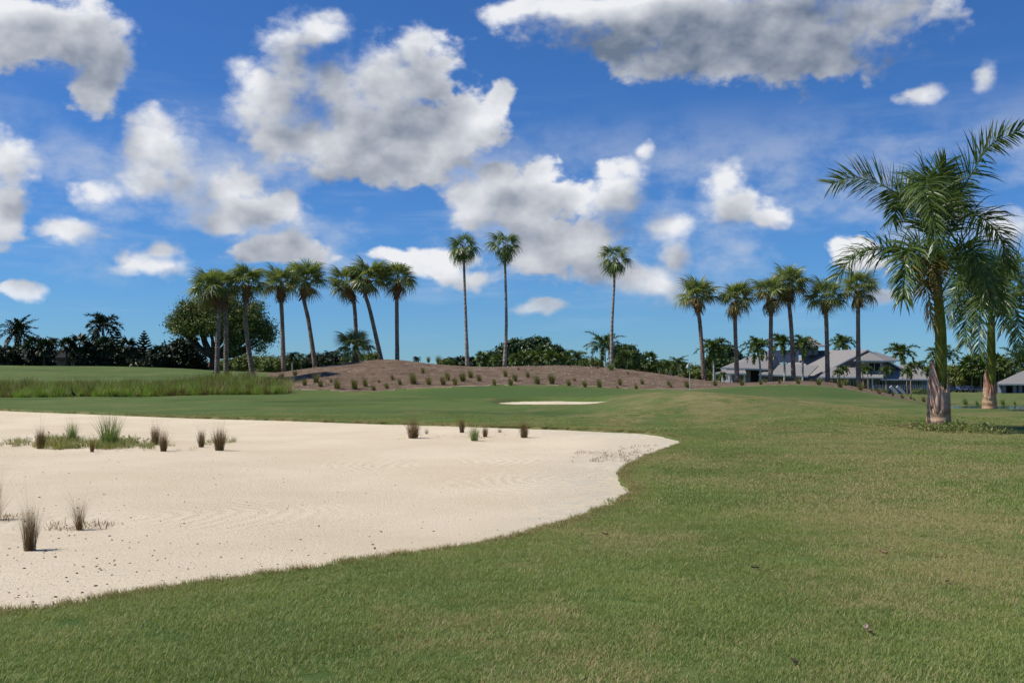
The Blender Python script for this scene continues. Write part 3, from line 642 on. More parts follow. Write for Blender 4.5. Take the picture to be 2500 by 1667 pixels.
# ------------------------------------------------------------------ palms
def fan_leaf(seed, pet=0.95, blade=1.05, n=34, droop=0.5, fold=0.25, span=150):
    r = np.random.default_rng(seed); hub = np.array([pet, 0, -0.06 * pet])
    a = np.radians(np.linspace(-span, span, n)) + r.normal(0, 0.02, n); dA = math.radians(2 * span / n)
    L = blade * (0.70 + 0.30 * np.cos(a * 0.75)) * (0.9 + 0.2 * r.random(n)); s = np.array([0.03, 0.42, 0.75, 1.0])
    dr = droop * (0.6 + 0.8 * r.random(n))
    rr = L[:, None] * s[None, :]
    x = np.cos(a)[:, None] * rr; y = np.sin(a)[:, None] * rr
    zf = -fold * np.abs(np.sin(a))[:, None] * rr - (dr * blade)[:, None] * (s[None, :] ** 2.6) * 0.62 - 0.22 * np.maximum(np.cos(a), 0)[:, None] * rr * s[None, :]
    x = x - 0.12 * dr[:, None] * np.cos(a)[:, None] * rr * s[None, :] ** 2
    P = hub + np.stack([x, y, zf], 2)
    W = np.stack([np.full(n, 0.008), L * 0.42 * dA * 0.56, L * 0.75 * dA * 0.20, np.full(n, 0.003)], 1)
    S = np.stack([-np.sin(a), np.cos(a), 0.55 * (-1.0) ** np.arange(n)], 1); S = unit(S)
    A = strips(P, W, S, r.random(n))
    t = np.linspace(0, 1, 5)[:, None]; pts = t * hub + np.array([0, 0, 1]) * (0.05 * np.sin(t * np.pi))
    B = tubequads(pts, [0.022, 0.018, 0.016, 0.014, 0.012], 4, 0.6)
    return mesh_np('frond', *join([A, B]))
def pinnate(ctrl, leaflet=0.7, n=60, droop=0.7, width=0.02, plum=0.5, seed=0, segs=4, rach=0.03, fwd=0.55, bare=0.12, lift=0.25, v0=None, roll=0.0):
    """feather frond: rachis through ctrl, n leaflets a side that leave it in several planes and hang at the tips"""
    r = np.random.default_rng(seed); C_ = catmull(ctrl, 40); T = unit(np.gradient(C_, axis=0))
    side = unit(np.cross(T, np.array([0, 0, 1.0]))); up = np.cross(side, T)
    tt = np.linspace(bare, 0.995, n); idx = tt * 39; P0 = np.stack([np.interp(idx, np.arange(40), C_[:, k]) for k in range(3)], 1)
    Tn = unit(np.stack([np.interp(idx, np.arange(40), T[:, k]) for k in range(3)], 1)); Sn = unit(np.stack([np.interp(idx, np.arange(40), side[:, k]) for k in range(3)], 1)); Un = np.cross(Sn, Tn)
    parts = []
    for sg in (-1, 1):
        k = n; ln = leaflet * (0.45 + 0.55 * np.sin(np.clip(tt * 1.08 + 0.02, 0, 1) * np.pi * 0.86 + 0.25)) * (0.85 + 0.3 * r.random(k))
        ang = lift + sg * roll + plum * r.normal(0, 1, k)
        D0 = unit(Sn * (sg * np.cos(ang))[:, None] + Un * np.sin(ang)[:, None] + Tn * (fwd + 0.9 * tt ** 3)[:, None] + 0.08 * r.normal(0, 1, (k, 3)))
        pts = [P0 + 0 * D0]; p = P0.copy(); dcur = D0.copy(); st = ln / (segs - 1)
        dg = droop * (0.5 + r.random(k))
        for j in range(segs - 1):
            p = p + dcur * st[:, None]; pts.append(p.copy())
            dcur = unit(dcur + np.array([0, 0, -1.0]) * (dg * (j + 1) / segs)[:, None])
        Pp = np.stack(pts, 1); S = unit(np.cross(D0, Un * np.cos(ang)[:, None] + 0.3 * r.normal(0, 1, (k, 3))))
        prof = np.array([0.55, 1.0, 0.75, 0.08]) if segs == 4 else np.linspace(1, 0.1, segs)
        parts.append(strips(Pp, width * prof[None, :] * (0.8 + 0.4 * r.random(k))[:, None], S, r.random(k) if v0 is None else np.clip(v0 + 0.2 * r.random(k), 0, 1)))
    rad = np.linspace(rach, rach * 0.18, 14); parts.append(tubequads(catmull(ctrl, 14), rad, 5, 0.75))
    return join(parts)
def trunk_mesh(name, pts, rad, n=22, sides=10, lump=0.02, seed=0):
    r = np.random.default_rng(seed); c = catmull(pts, n); rr = np.interp(np.linspace(0, 1, n), np.linspace(0, 1, len(rad)), rad) * (1 + lump * r.normal(0, 1, n))
    return MB().tube(c, list(rr), sides).mesh(name, smooth=True)
def boots_mesh(seed, rad=0.2, height=0.95, bulge=0.34, n=46):
    """stubs of cut leaves clasping the trunk under the crown"""
    r = np.random.default_rng(seed); m = MB(); k = 9
    zz = np.linspace(0, height, k); prof = rad + (bulge - rad) * np.sin(np.clip((zz / height) * 1.02, 0, 1) * np.pi) ** 0.7
    m.tube([(0, 0, z) for z in zz], list(prof * 0.86), 9)
    for i in range(n):
        t = (i + 0.5) / n; a = i * 2.39996 + r.normal(0, .15); z = t * height * 0.92; rr = np.interp(z, zz, prof) * 0.82; down = t < 0.28
        L = 0.17 + 0.14 * r.random() + (0.10 if down else 0); el = (-0.9 - .5 * r.random()) if down and r.random() < .7 else (0.5 + 0.5 * r.random())
        o = Vector((math.cos(a), math.sin(a), 0)); s = Vector((-math.sin(a), math.cos(a), 0)); d = (o * math.cos(el) + Vector((0, 0, 1)) * math.sin(el))
        p = o * rr + Vector((0, 0, z)); q = p + d * L; nrm = d.cross(s); w0, w1, th = 0.055, 0.022, 0.018
        m.add([p - s * w0, p + s * w0, p + s * w0 + nrm * th, p - s * w0 + nrm * th, q - s * w1, q + s * w1, q + s * w1 + nrm * th * .6, q - s * w1 + nrm * th * .6],
              [(3, 2, 1, 0), (4, 5, 6, 7), (0, 1, 5, 4), (1, 2, 6, 5), (2, 3, 7, 6), (3, 0, 4, 7)])
    return m.mesh('leaf_boots')
FAN = [fan_leaf(100 + i, 0.95, 1.05, 34, 0.35 + 0.12 * i) for i in range(4)]
for f in FAN: f.materials.append(M['sabal'])
FANO = [fan_leaf(110 + i, 0.9, 0.95, 30, 0.85, 0.4) for i in range(2)]
for f in FANO: f.materials.append(M['sabal_old'])
WFAN = [fan_leaf(120 + i, 0.9, 1.05, 32, 0.7 + 0.25 * i, 0.45, 130) for i in range(3)]
for f in WFAN: f.materials.append(M['washi'])
BOOT = [boots_mesh(i) for i in range(3)]
for b in BOOT: b.materials.append(M['boot'])
def fan_crown(root, top, lean, meshes, old, n, size, seed, el_hi=84, el_lo=-42, oldn=3, squash=1.0):
    r = random.Random(seed)
    for i in range(n):
        t = (i + 0.5) / n; az = i * 2.39996 + r.uniform(-.25, .25); el = el_hi + (el_lo - el_hi) * (t ** 0.85) + r.uniform(-13, 13)
        is_old = i >= n - oldn
        if is_old and i % 2: el = r.uniform(-72, -40)
        me = r.choice(old) if is_old and old else meshes[min(len(meshes) - 1, int(t * len(meshes) * 0.999))]
        s = size * r.uniform(0.78, 1.18) * (0.82 if t < 0.12 else 1.0)
        obj('frond', me, None, root, top + Vector((math.cos(az) * 0.06, math.sin(az) * 0.06, 0.22 * (1 - t))), (r.uniform(-.5, .5), -R(el), az), (s, s, s * squash))
def sabal(pts, d, crown, label, seed, size=1.0, group=None, n=30, r0=0.20, boots=True, base_z=None, bootlen=1.0, name='sabal_palm', old=3):
    """pts: trunk pixels from base to boots; crown: pixel of the crown's heart"""
    W = [at(px, py, d) for px, py in pts]
    bx, by = W[0].x, d; W[0].z = min(W[0].z, float(gz(bx, by))) - 0.15
    root_loc = Vector((bx, by, W[0].z + 0.15)); root = thing(name, label, 'palm tree', root_loc, group)
    L = [w - root_loc for w in W]; top = at(crown[0], crown[1], d) - root_loc
    base = top + Vector((0, 0, -0.25 * size))
    tp = L + [base]
    obj('trunk', trunk_mesh('trunk', tp, [r0 * 1.25, r0 * 1.02, r0 * 0.98, r0 * .95, r0 * 0.85], 24, 10, 0.025, seed), M['bark_sabal'], root)
    if boots:
        bl = (base - L[-1]).length + 0.15; ax = (base - L[-1]).normalized()
        obj('leaf_boots', BOOT[seed % 3], None, root, L[-1] - ax * 0.1, ax.to_track_quat('Z', 'Y').to_euler(), (size * 1.3, size * 1.3, bl / 0.95))
    fan_crown(root, base + Vector((0, 0, 0.15)), None, FAN, FANO, n, size * 1.06, seed, 84, -24, oldn=old)
    return root
sabal([(529.5, 921), (531, 840), (534, 745)], 91.0, (509, 706), 'sabal palm standing left of its close twin in tall marsh grass', 1, 1.0, None, 29, base_z=0)
sabal([(552, 919), (552, 800), (549, 745)], 92.5, (541, 700), 'sabal palm whose pale trunk rises right of its close twin in marsh grass', 2, 0.98, None, 28)
sabal([(617, 915), (601, 800), (599, 733)], 93.5, (603, 690), 'sabal palm with gently curved dark trunk and brown stubble at its foot', 3, 1.0)
sabal([(693, 905), (689, 788), (686, 730)], 101.0, (684, 690), 'straight sabal palm at the start of the mound crest', 4, 1.04)
sabal([(770.5, 891), (754, 788), (741, 724)], 104.0, (748, 682), 'large-crowned sabal palm leaning left on the rising mound crest', 5, 1.2, n=33, old=5)
sabal([(871, 880), (868, 788), (862, 729)], 107.0, (845, 690), 'sabal palm rising right behind the short bushy palm', 6, 1.08)
sabal([(933, 873), (905, 765), (891, 712)], 106.0, (901, 676), 'sabal palm with the most slanted trunk at the mound top', 7, 1.24, n=33, old=1)
sabal([(970, 873), (969, 790), (969, 722)], 106.5, (972, 678), 'straight sabal palm on the very top of the mound', 8, 1.08)
# the short one
def short_palm():
    d = 104.0; b = at(869, 884, d); root = thing('sabal_palm', 'short bushy young sabal palm with a stout brown stem on the mound', 'palm tree', b)
    top = at(867, 846, d) - b
    obj('trunk', trunk_mesh('trunk', [(0, 0, -.4), top * 0.5, top], [.34, .28, .2], 10, 10, 0.05, 3), M['boot'], root)
    obj('leaf_boots', BOOT[1], None, root, top * 0.45, None, (0.9, 0.9, 1.0))
    fan_crown(root, top, None, FAN, None, 26, 1.12, 31, 85, -25, 0)
short_palm()
sabal([(1719, 927), (1710, 804), (1705, 760)], 101.5, (1702, 722), 'sabal palm with slanting trunk closest to the flag on the low berm', 11, 1.12, n=33, old=5)
sabal([(1800, 931), (1795, 804), (1795, 766)], 101.0, (1796, 730), 'sabal palm with wide drooping crown second along the berm', 12, 1.12, n=29, old=4)
sabal([(1881, 931), (1882, 804), (1882, 760)], 100.5, (1880, 716), 'sabal palm with yellowing leaves and a skirt of stubs on the berm', 13, 1.05, n=28, old=8)
sabal([(1938, 930), (1932, 804), (1925, 726)], 101.0, (1925, 694), 'tallest sabal palm on the berm in front of the clubhouse', 14, 1.2, n=33, old=7)
sabal([(2021, 932), (2018, 804), (2016, 756)], 101.0, (2016, 726), 'sabal palm with a ring of pale stubs before the clubhouse roof', 15, 1.16, n=29, old=2)
sabal([(2096, 935), (2095, 800), (2095, 742)], 100.0, (2096, 703), 'sabal palm with shaggy stubs down its trunk at the end of the berm', 16, 1.12, n=29, old=4)
def washingtonia(pts, d, crown, label, seed, n=24, size=1.0):
    W = [at(px, py, d) for px, py in pts]; W[0].z = min(W[0].z, float(gz(W[0].x, d))) - 0.1
    root_loc = W[0].copy(); root = thing('fan_palm', label, 'palm tree', root_loc); L = [w - root_loc for w in W]; top = at(*crown, d) - root_loc
    obj('trunk', trunk_mesh('trunk', L + [top], [.22, .15, .13, .12, .105], 40, 9, 0.04, seed), M['bark_washi'], root)
    obj('leaf_boots', BOOT[seed % 3], None, root, top - Vector((0, 0, 0.75)), None, (.48, .48, .8))
    fan_crown(root, top, None, WFAN, None, n, size, seed, 86, -58, 0)
washingtonia([(1141, 895), (1138, 800), (1135, 719), (1133, 650)], 103, (1133, 606), 'very tall thin fan palm with grey trunk bending near its foot', 41, 24, 1.0)
washingtonia([(1231.5, 895), (1236, 800), (1235, 719), (1233, 650)], 103, (1231.5, 600), 'very tall thin fan palm with one leaf hanging apart from the crown', 42, 22, 1.0)
washingtonia([(1493, 895), (1494, 800), (1497, 740), (1500, 680)], 103, (1500, 632), 'very tall thin fan palm standing alone on the mound with yellow grass at its foot', 43, 24, 0.98)

# the two young royal palms near the camera
def royal_near(base, d, trunk, bulge, shaft, fronds, label, seed, leaflet=0.75, width=0.02, old=(), nl=60, stiff=()):
    b = at(*base, d); b.z = float(gz(b.x, d)); root = thing('royal_palm', label, 'palm tree', b)
    k = d / FPX
    def loc(p): return at(p[0], p[1], d + (p[2] if len(p) > 2 else 0)) - b
    h = [loc(p) for p in trunk]
    tb = MB(); zs = [(-0.12, bulge * 1.03), (0.06, bulge * 1.05), (0.13, bulge * 0.99), (0.16, bulge * 1.0), (0.34, bulge * 0.985), (0.37, bulge * 0.96), (0.40, bulge * 0.975), (0.58, bulge * 0.92), (0.61, bulge * 0.895), (0.64, bulge * 0.91), (0.85, bulge * 0.78), (1.1, bulge * 0.62), (1.5, bulge * 0.5)]
    sc = bulge / 0.39
    obj('trunk', tb.tube([(h[0].x * 0, 0, z * sc) for z, _ in zs], [r for _, r in zs], 20).mesh('trunk', smooth=True), M['bark_royal'], root)
    tops = [Vector((0, 0, 0.9 * sc))] + h[1:]
    obj('crownshaft', trunk_mesh('crownshaft', tops, [shaft * 1.25, shaft * 1.1, shaft, shaft * 0.8, shaft * 0.62], 20, 12, 0.015, seed), M['shaft'], root)
    # dry leaf sheaths splitting away round the lower trunk
    r = random.Random(seed)
    for (a0, span, z0, z1, r0, r1, lean) in ((200, 150, 0.66, 2.2, 0.88, 0.52, -0.02), (330, 120, 0.55, 1.75, 0.90, 0.60, 0.08), (265, 90, 0.5, 1.35, 0.95, 0.8, 0.0), (90, 130, 0.7, 2.1, 0.8, 0.6, 0.05)):
        m = MB(); nu, nv = 10, 9; vs = []
        for j in range(nv):
            v = j / (nv - 1); z = (z0 + (z1 - z0) * v) * sc; rad = bulge * (r0 + (r1 - r0) * v ** 0.8) * (1.0 + 0.10 * math.sin(v * 3.1)); hw = R(span / 2) * (1 - 0.82 * v ** 1.7)
            for i in range(nu):
                a = R(a0) + hw * (2 * i / (nu - 1) - 1); ru = rad * (1 + 0.06 * math.sin(i * 1.7 + seed)); vs.append((math.cos(a) * ru + lean * v * sc, math.sin(a) * ru, z + 0.04 * math.sin(i * 2.1)))
        fs = [(j * nu + i, j * nu + i + 1, (j + 1) * nu + i + 1, (j + 1) * nu + i) for j in range(nv - 1) for i in range(nu - 1)]
        me = m.add(vs, fs).mesh('leaf_sheath', smooth=True); o = obj('leaf_sheath', me, M['sheath'], root)
        sd = o.modifiers.new('thick', 'SOLIDIFY'); sd.thickness = 0.012
    for i, fr in enumerate(fronds):
        ctrl = [np.array(loc(p)) for p in fr]; isold = i in old
        up_ = i in stiff; V, F, A = pinnate(ctrl, leaflet * (0.8 if isold else 1.0), nl, 1.7 if isold else (0.30 if up_ else 1.0), width, 0.38 if up_ else 0.6, seed * 50 + i, 4, 0.035 * sc, 0.5, 0.14, lift=0.15 if up_ else 0.25, roll=1.0 if up_ else 0.0)
        obj('frond', mesh_np('frond', V, F, A), M['royal_old'] if isold else M['royal'], root)
    return root
DA = 32.0
FA = [
 [(2285, 640), (2250, 540), (2212, 490), (2155, 453), (2086, 434), (2030, 450)],
 [(2290, 640), (2322, 520), (2372, 424), (2419, 355, .2), (2490, 318, .4)],
 [(2280, 720), (2213, 637), (2149, 609), (2086, 627), (2034, 690)],
 [(2286, 640), (2268, 500, -.5), (2262, 437, -1.2), (2268, 480, -2.1), (2290, 610, -2.8)],
 [(2294, 640), (2335, 545), (2385, 527, .4), (2435, 570, .6), (2464, 650, .7)],
 [(2296, 700), (2335, 610, -.7), (2380, 620, -1.5), (2410, 720, -2.0)],
 [(2288, 720, -.1), (2272, 640, -.5), (2264, 690, -.8), (2276, 790, -.8)],
 [(2290, 640), (2300, 500, 1.0), (2322, 465, 2.2), (2355, 520, 3.2)],
 [(2284, 640), (2240, 500, 1.0), (2205, 470, 2.2), (2180, 540, 3.2)],
 [(2282, 720), (2250, 610, -.8), (2215, 620, -1.6), (2205, 730, -2.2)],
 [(2296, 720), (2350, 640, .8), (2400, 655, 1.5), (2430, 740, 2.0)],
 [(2287, 620), (2283, 520), (2290, 450, -.1), (2310, 400, -.2)],
]
royal_near((2292, 1046), DA, [(2292, 1046), (2297, 900), (2296, 800), (2288, 690), (2287, 610)], 0.37, 0.165, FA, 'young royal palm with swollen base and peeling sheaths on the near lawn', 5, 1.10, 0.0225, (6,), 125, (0, 1, 11))
DB = 53.0
FB = [
 [(2420, 800), (2400, 700), (2355, 690), (2325, 790)],
 [(2424, 800), (2445, 690), (2490, 640), (2560, 660), (2600, 740)],
 [(2422, 790), (2420, 680, -.8), (2440, 640, -1.8), (2450, 700, -3.0), (2455, 800, -3.6)],
 [(2424, 800), (2470, 720), (2530, 740), (2570, 840)],
 [(2420, 790), (2400, 680, 1.0), (2370, 640, 2.2), (2340, 700, 3.4)],
 [(2418, 810), (2385, 730, -1.0), (2365, 750, -2.0), (2355, 840, -2.8)],
 [(2424, 800), (2450, 690, 1.2), (2500, 680, 2.4), (2530, 760, 3.2)],
 [(2424, 810), (2450, 740, -1.2), (2480, 760, -2.2), (2490, 860, -2.8)],
 [(2422, 780), (2426, 700, .2), (2440, 660, .6), (2490, 640, 1.2)],
 [(2420, 800), (2395, 700, -1.2), (2350, 680, -1.8), (2310, 770, -2.2)],
 [(2422, 800), (2410, 700, -1.6), (2395, 720, -2.8), (2390, 860, -3.4)],
]
royal_near((2416, 990), DB, [(2416, 990), (2420, 910), (2420, 860), (2420, 800), (2421, 770)], 0.36, 0.22, FB, 'smaller royal palm with yellow-green shaft beside the pond', 9, 1.45, 0.032, (), 95, (8,))

# ------------------------------------------------------------------ far palms: trunk and one crown mesh each
def feather_crown(seed, n=14, length=3.0, leaflet=0.55, arch=0.55, width=0.05, nl=22, hi=80, lo=-25, droop=0.8):
    r = random.Random(seed); parts = []
    for i in range(n):
        t = (i + .5) / n; az = i * 2.39996 + r.uniform(-.3, .3); el = R(hi + (lo - hi) * t + r.uniform(-8, 8)); L = length * r.uniform(.85, 1.1) * (0.75 if t < .15 else 1)
        c = []; p = Vector((0, 0, 0)); e = el
        for j in range(5):
            c.append(tuple(p)); p = p + Vector((math.cos(az) * math.cos(e), math.sin(az) * math.cos(e), math.sin(e))) * (L / 4); e -= arch * r.uniform(.8, 1.2)
        parts.append(pinnate([np.array(q) for q in c], leaflet, nl, droop, width, 0.6, seed * 97 + i, 3, 0.05, 0.5, 0.12))
    return mesh_np('crown', *join(parts))
def fan_crown_mesh(seed, n=22, size=1.0, lo=-40):
    r = random.Random(seed); parts = []
    for i in range(n):
        t = (i + .5) / n; az = i * 2.39996; el = R(82 + (lo - 82) * t ** .85 + r.uniform(-8, 8)); k = 12
        a = np.radians(np.linspace(-130, 130, k)); L = 1.05 * (0.7 + 0.3 * np.cos(a)); s = np.array([0.03, 0.5, 1.0]); rr = L[:, None] * s
        P = np.stack([0.9 + np.cos(a)[:, None] * rr, np.sin(a)[:, None] * rr, -0.3 * np.abs(np.sin(a))[:, None] * rr - 0.4 * s[None, :] ** 2 * L[:, None]], 2)
        W = np.stack([np.full(k, .02), L * .15, np.full(k, .02)], 1); S = np.stack([-np.sin(a), np.cos(a), 0.4 * (-1.0) ** np.arange(k)], 1)
        Mx = np.array((Matrix.Rotation(az, 3, 'Z') @ Matrix.Rotation(-el, 3, 'Y') @ Matrix.Rotation(r.uniform(-.5, .5), 3, 'X')))
        V, F, A = strips((P.reshape(-1, 3) @ Mx.T).reshape(P.shape) * size, W * size, S @ Mx.T, np.random.default_rng(seed * 31 + i).random(k)); parts.append((V, F, A))
    return mesh_np('crown', *join(parts))
CROWN = {'royal': [feather_crown(200 + i, 17, 3.0, 0.75, 0.38, 0.10, 30, 82, -35) for i in range(4)],
         'coco': [feather_crown(220 + i, 20, 4.0, 0.85, 0.30, 0.10, 30, 78, -30, 1.0) for i in range(2)],
         'sabal': [fan_crown_mesh(240 + i) for i in range(4)],
         'small': [feather_crown(260 + i, 11, 1.9, 0.6, 0.45, 0.10, 20, 75, -20) for i in range(3)],
         'date': [feather_crown(280 + i, 34, 3.2, 0.55, 0.26, 0.10, 26, 85, -35, 0.5) for i in range(2)]}
def far_palm(px, pc, d, width_px, kind, label, group=None, mat='farpalm', bark='bark_white', base_px=None, r0=None, seed=0, bare=None):
    """px column, pc row of the crown's heart, width of the crown in pixels"""
    c = at(px, pc, d); bx = base_px or px; b = at(bx, pc, d); b.z = float(gz(b.x, b.y)) - 0.1
    root = thing({'royal': 'royal_palm', 'coco': 'coconut_palm', 'sabal': 'sabal_palm', 'small': 'christmas_palm', 'date': 'date_palm'}[kind], label, 'palm tree', b, group)
    top = c - b; reach = {'royal': 3.4, 'coco': 4.6, 'sabal': 1.95, 'small': 2.1, 'date': 3.7}[kind]
    s = 1.42 * width_px / FPX * d / 2 / reach; r0 = r0 or {'royal': .20, 'coco': .16, 'sabal': .19, 'small': .09, 'date': .25}[kind]
    mid = top * 0.5 + Vector((0.05 * top.length * math.sin(seed), 0, 0))
    obj('trunk', trunk_mesh('trunk', [(0, 0, -0.2), mid, top], [r0 * 1.15, r0, r0 * .8], 8, 8, .02, seed), M[bark], root)
    if kind in ('royal', 'small'):
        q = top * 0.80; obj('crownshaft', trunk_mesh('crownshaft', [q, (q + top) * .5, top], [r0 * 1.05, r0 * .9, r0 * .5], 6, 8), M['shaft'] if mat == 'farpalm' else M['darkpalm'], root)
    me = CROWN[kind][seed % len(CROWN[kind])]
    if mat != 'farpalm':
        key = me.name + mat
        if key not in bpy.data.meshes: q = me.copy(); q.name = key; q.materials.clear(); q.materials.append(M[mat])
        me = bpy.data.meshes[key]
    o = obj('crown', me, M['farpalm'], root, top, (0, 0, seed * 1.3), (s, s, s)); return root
# beside the clubhouse
CL = 228
far_palm(1742, 850, CL - 28, 78, 'royal', 'royal palm with white trunk in front of the round dark tree by the clubhouse', None, seed=0, base_px=1743)
far_palm(1850, 848, CL - 30, 78, 'royal', 'royal palm with white trunk before the low left wing of the clubhouse', None, seed=1, base_px=1852)
far_palm(1908, 838, CL - 24, 72, 'royal', 'tallest white-trunked royal palm before the middle of the clubhouse', None, seed=2, base_px=1911)
far_palm(1959, 843, CL - 26, 70, 'royal', 'royal palm with white trunk in front of the roof lantern', None, seed=3, base_px=1958)
far_palm(2057, 838, CL + 45, 66, 'royal', 'royal palm crown showing above the long grey roof ridge', None, seed=1)
far_palm(2199, 862, CL + 40, 74, 'royal', 'royal palm crown showing above the right end of the clubhouse roof', None, seed=2)
far_palm(2298, 866, CL + 30, 78, 'royal', 'royal palm behind the yellow-green shaft of the near palm', None, seed=3)
far_palm(2243, 893, CL + 60, 40, 'royal', 'low dark palm crown beyond the clubhouse eaves', None, seed=0)
AD = 'small palms planted along the clubhouse front'
AL = 'small slender palm planted along the clubhouse front'
for i, (px, pc, w, bp) in enumerate([(2044, 909, 26, 2046), (2059, 901, 32, 2059), (2104, 896, 30, 2104), (2118, 902, 32, 2119), (2165, 904, 36, 2165), (2216, 908, 38, 2216), (2224, 894, 34, 2224), (2267, 906, 34, 2267)]):
    far_palm(px, pc, CL - 36 + (i % 3), w, 'small', AL, AD, seed=i, base_px=bp, bark='bark_royal')
far_palm(1766, 916, CL - 36, 26, 'small', 'short palm bush beside the left porch of the clubhouse', None, seed=2)
far_palm(2393, 876, 290, 52, 'royal', 'thin tall palm above the trees by the parked cars', None, seed=0, base_px=2392)
far_palm(2370, 894, 272, 50, 'sabal', 'sabal palm with bronze crown over the parked cars', None, seed=1, bark='bark_sabal')
far_palm(2392, 902, 270, 40, 'sabal', 'sabal palm with dark trunk right of the parked cars', None, seed=2, bark='bark_sabal')
far_palm(2437, 890, 275, 46, 'sabal', 'sabal palm between the yellow-green shaft and the pavilion roof', None, seed=3, bark='bark_sabal')
far_palm(2490, 882, 270, 92, 'coco', 'arching palm rising behind the pavilion roof', None, seed=0)
# behind the mound
far_palm(1476, 843, 215, 92, 'coco', 'coconut palm showing behind the lone tall fan palm', None, seed=0, base_px=1481)
far_palm(1527, 873, 212, 74, 'coco', 'lower coconut palm in front of the dark round tree', None, seed=1)
far_palm(1410, 874, 220, 64, 'coco', 'coconut palm at the right foot of the dark spreading tree', None, seed=1)
far_palm(1585, 878, 240, 36, 'sabal', 'single sabal palm standing clear of the bushes behind the mound', None, seed=0, bark='bark_dark')
for i, (px, pc, w, k) in enumerate([(1610, 893, 44, 'coco'), (1630, 891, 46, 'coco'), (1655, 888, 54, 'coco'), (1668, 897, 40, 'coco'), (1640, 902, 40, 'coco')]):
    far_palm(px, pc, 238 + 4 * i, w, k, 'palm in the thicket behind the flag', 'palms in the thicket behind the flag', seed=i)
for i, (px, pc, w) in enumerate([(1258, 879, 30), (1280, 873, 34), (1298, 876, 30), (1320, 871, 36), (1345, 874, 34), (1365, 878, 30), (1176, 874, 30), (1186, 884, 34), (1215, 880, 28)]):
    far_palm(px, pc, 205 + 3 * (i % 4), w, 'sabal', 'pale sabal palm ' + ['right beside the second tall fan palm trunk', 'second crown along from the second tall fan palm', 'below the middle of the dark spreading tree', 'below the highest bump of the dark spreading tree', 'below the falling shoulder of the dark spreading tree', 'ending the row under the dark spreading tree', 'with the upper crown at the low tip of the dark spreading tree', 'with the lower crown at the low tip of the dark spreading tree', 'just before the second tall fan palm trunk'][i], 'sabal palms under the dark spreading tree', seed=i, bark='bark_sabal')
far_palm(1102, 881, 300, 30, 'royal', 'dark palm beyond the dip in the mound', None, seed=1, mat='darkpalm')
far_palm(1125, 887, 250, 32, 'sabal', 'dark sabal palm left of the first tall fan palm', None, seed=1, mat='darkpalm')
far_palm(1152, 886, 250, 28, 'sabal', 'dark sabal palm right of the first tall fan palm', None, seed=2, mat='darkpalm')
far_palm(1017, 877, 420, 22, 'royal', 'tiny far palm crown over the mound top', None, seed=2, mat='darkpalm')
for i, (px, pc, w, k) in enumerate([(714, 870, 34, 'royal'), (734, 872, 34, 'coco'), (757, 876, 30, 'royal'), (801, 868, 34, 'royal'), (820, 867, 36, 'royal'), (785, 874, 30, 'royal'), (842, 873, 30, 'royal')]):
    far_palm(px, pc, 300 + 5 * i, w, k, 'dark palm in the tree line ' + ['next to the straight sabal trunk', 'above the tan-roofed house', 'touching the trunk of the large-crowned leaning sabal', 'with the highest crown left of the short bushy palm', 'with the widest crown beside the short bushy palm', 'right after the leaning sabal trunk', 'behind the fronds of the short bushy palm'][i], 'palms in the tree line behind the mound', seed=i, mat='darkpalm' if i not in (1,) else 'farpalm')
# among the houses on the left
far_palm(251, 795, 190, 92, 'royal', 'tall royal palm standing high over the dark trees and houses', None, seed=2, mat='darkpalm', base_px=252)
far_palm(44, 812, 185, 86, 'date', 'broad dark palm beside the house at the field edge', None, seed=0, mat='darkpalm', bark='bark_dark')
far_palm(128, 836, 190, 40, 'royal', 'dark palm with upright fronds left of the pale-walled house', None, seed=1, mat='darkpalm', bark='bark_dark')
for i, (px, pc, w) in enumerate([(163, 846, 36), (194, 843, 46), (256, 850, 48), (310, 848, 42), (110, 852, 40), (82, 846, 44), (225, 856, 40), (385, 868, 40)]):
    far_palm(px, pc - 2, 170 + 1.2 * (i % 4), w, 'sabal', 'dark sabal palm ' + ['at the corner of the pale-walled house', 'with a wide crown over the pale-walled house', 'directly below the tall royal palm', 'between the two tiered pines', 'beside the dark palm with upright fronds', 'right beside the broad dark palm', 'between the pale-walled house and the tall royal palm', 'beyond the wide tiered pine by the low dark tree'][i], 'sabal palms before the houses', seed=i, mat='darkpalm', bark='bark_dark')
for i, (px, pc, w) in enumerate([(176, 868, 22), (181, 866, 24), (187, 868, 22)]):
    far_palm(px, pc, 172 + i * .6, w, 'small', 'slim dark palm in front of the pale house wall', 'slim palms before the pale wall', seed=i, mat='darkpalm', bark='bark_dark')

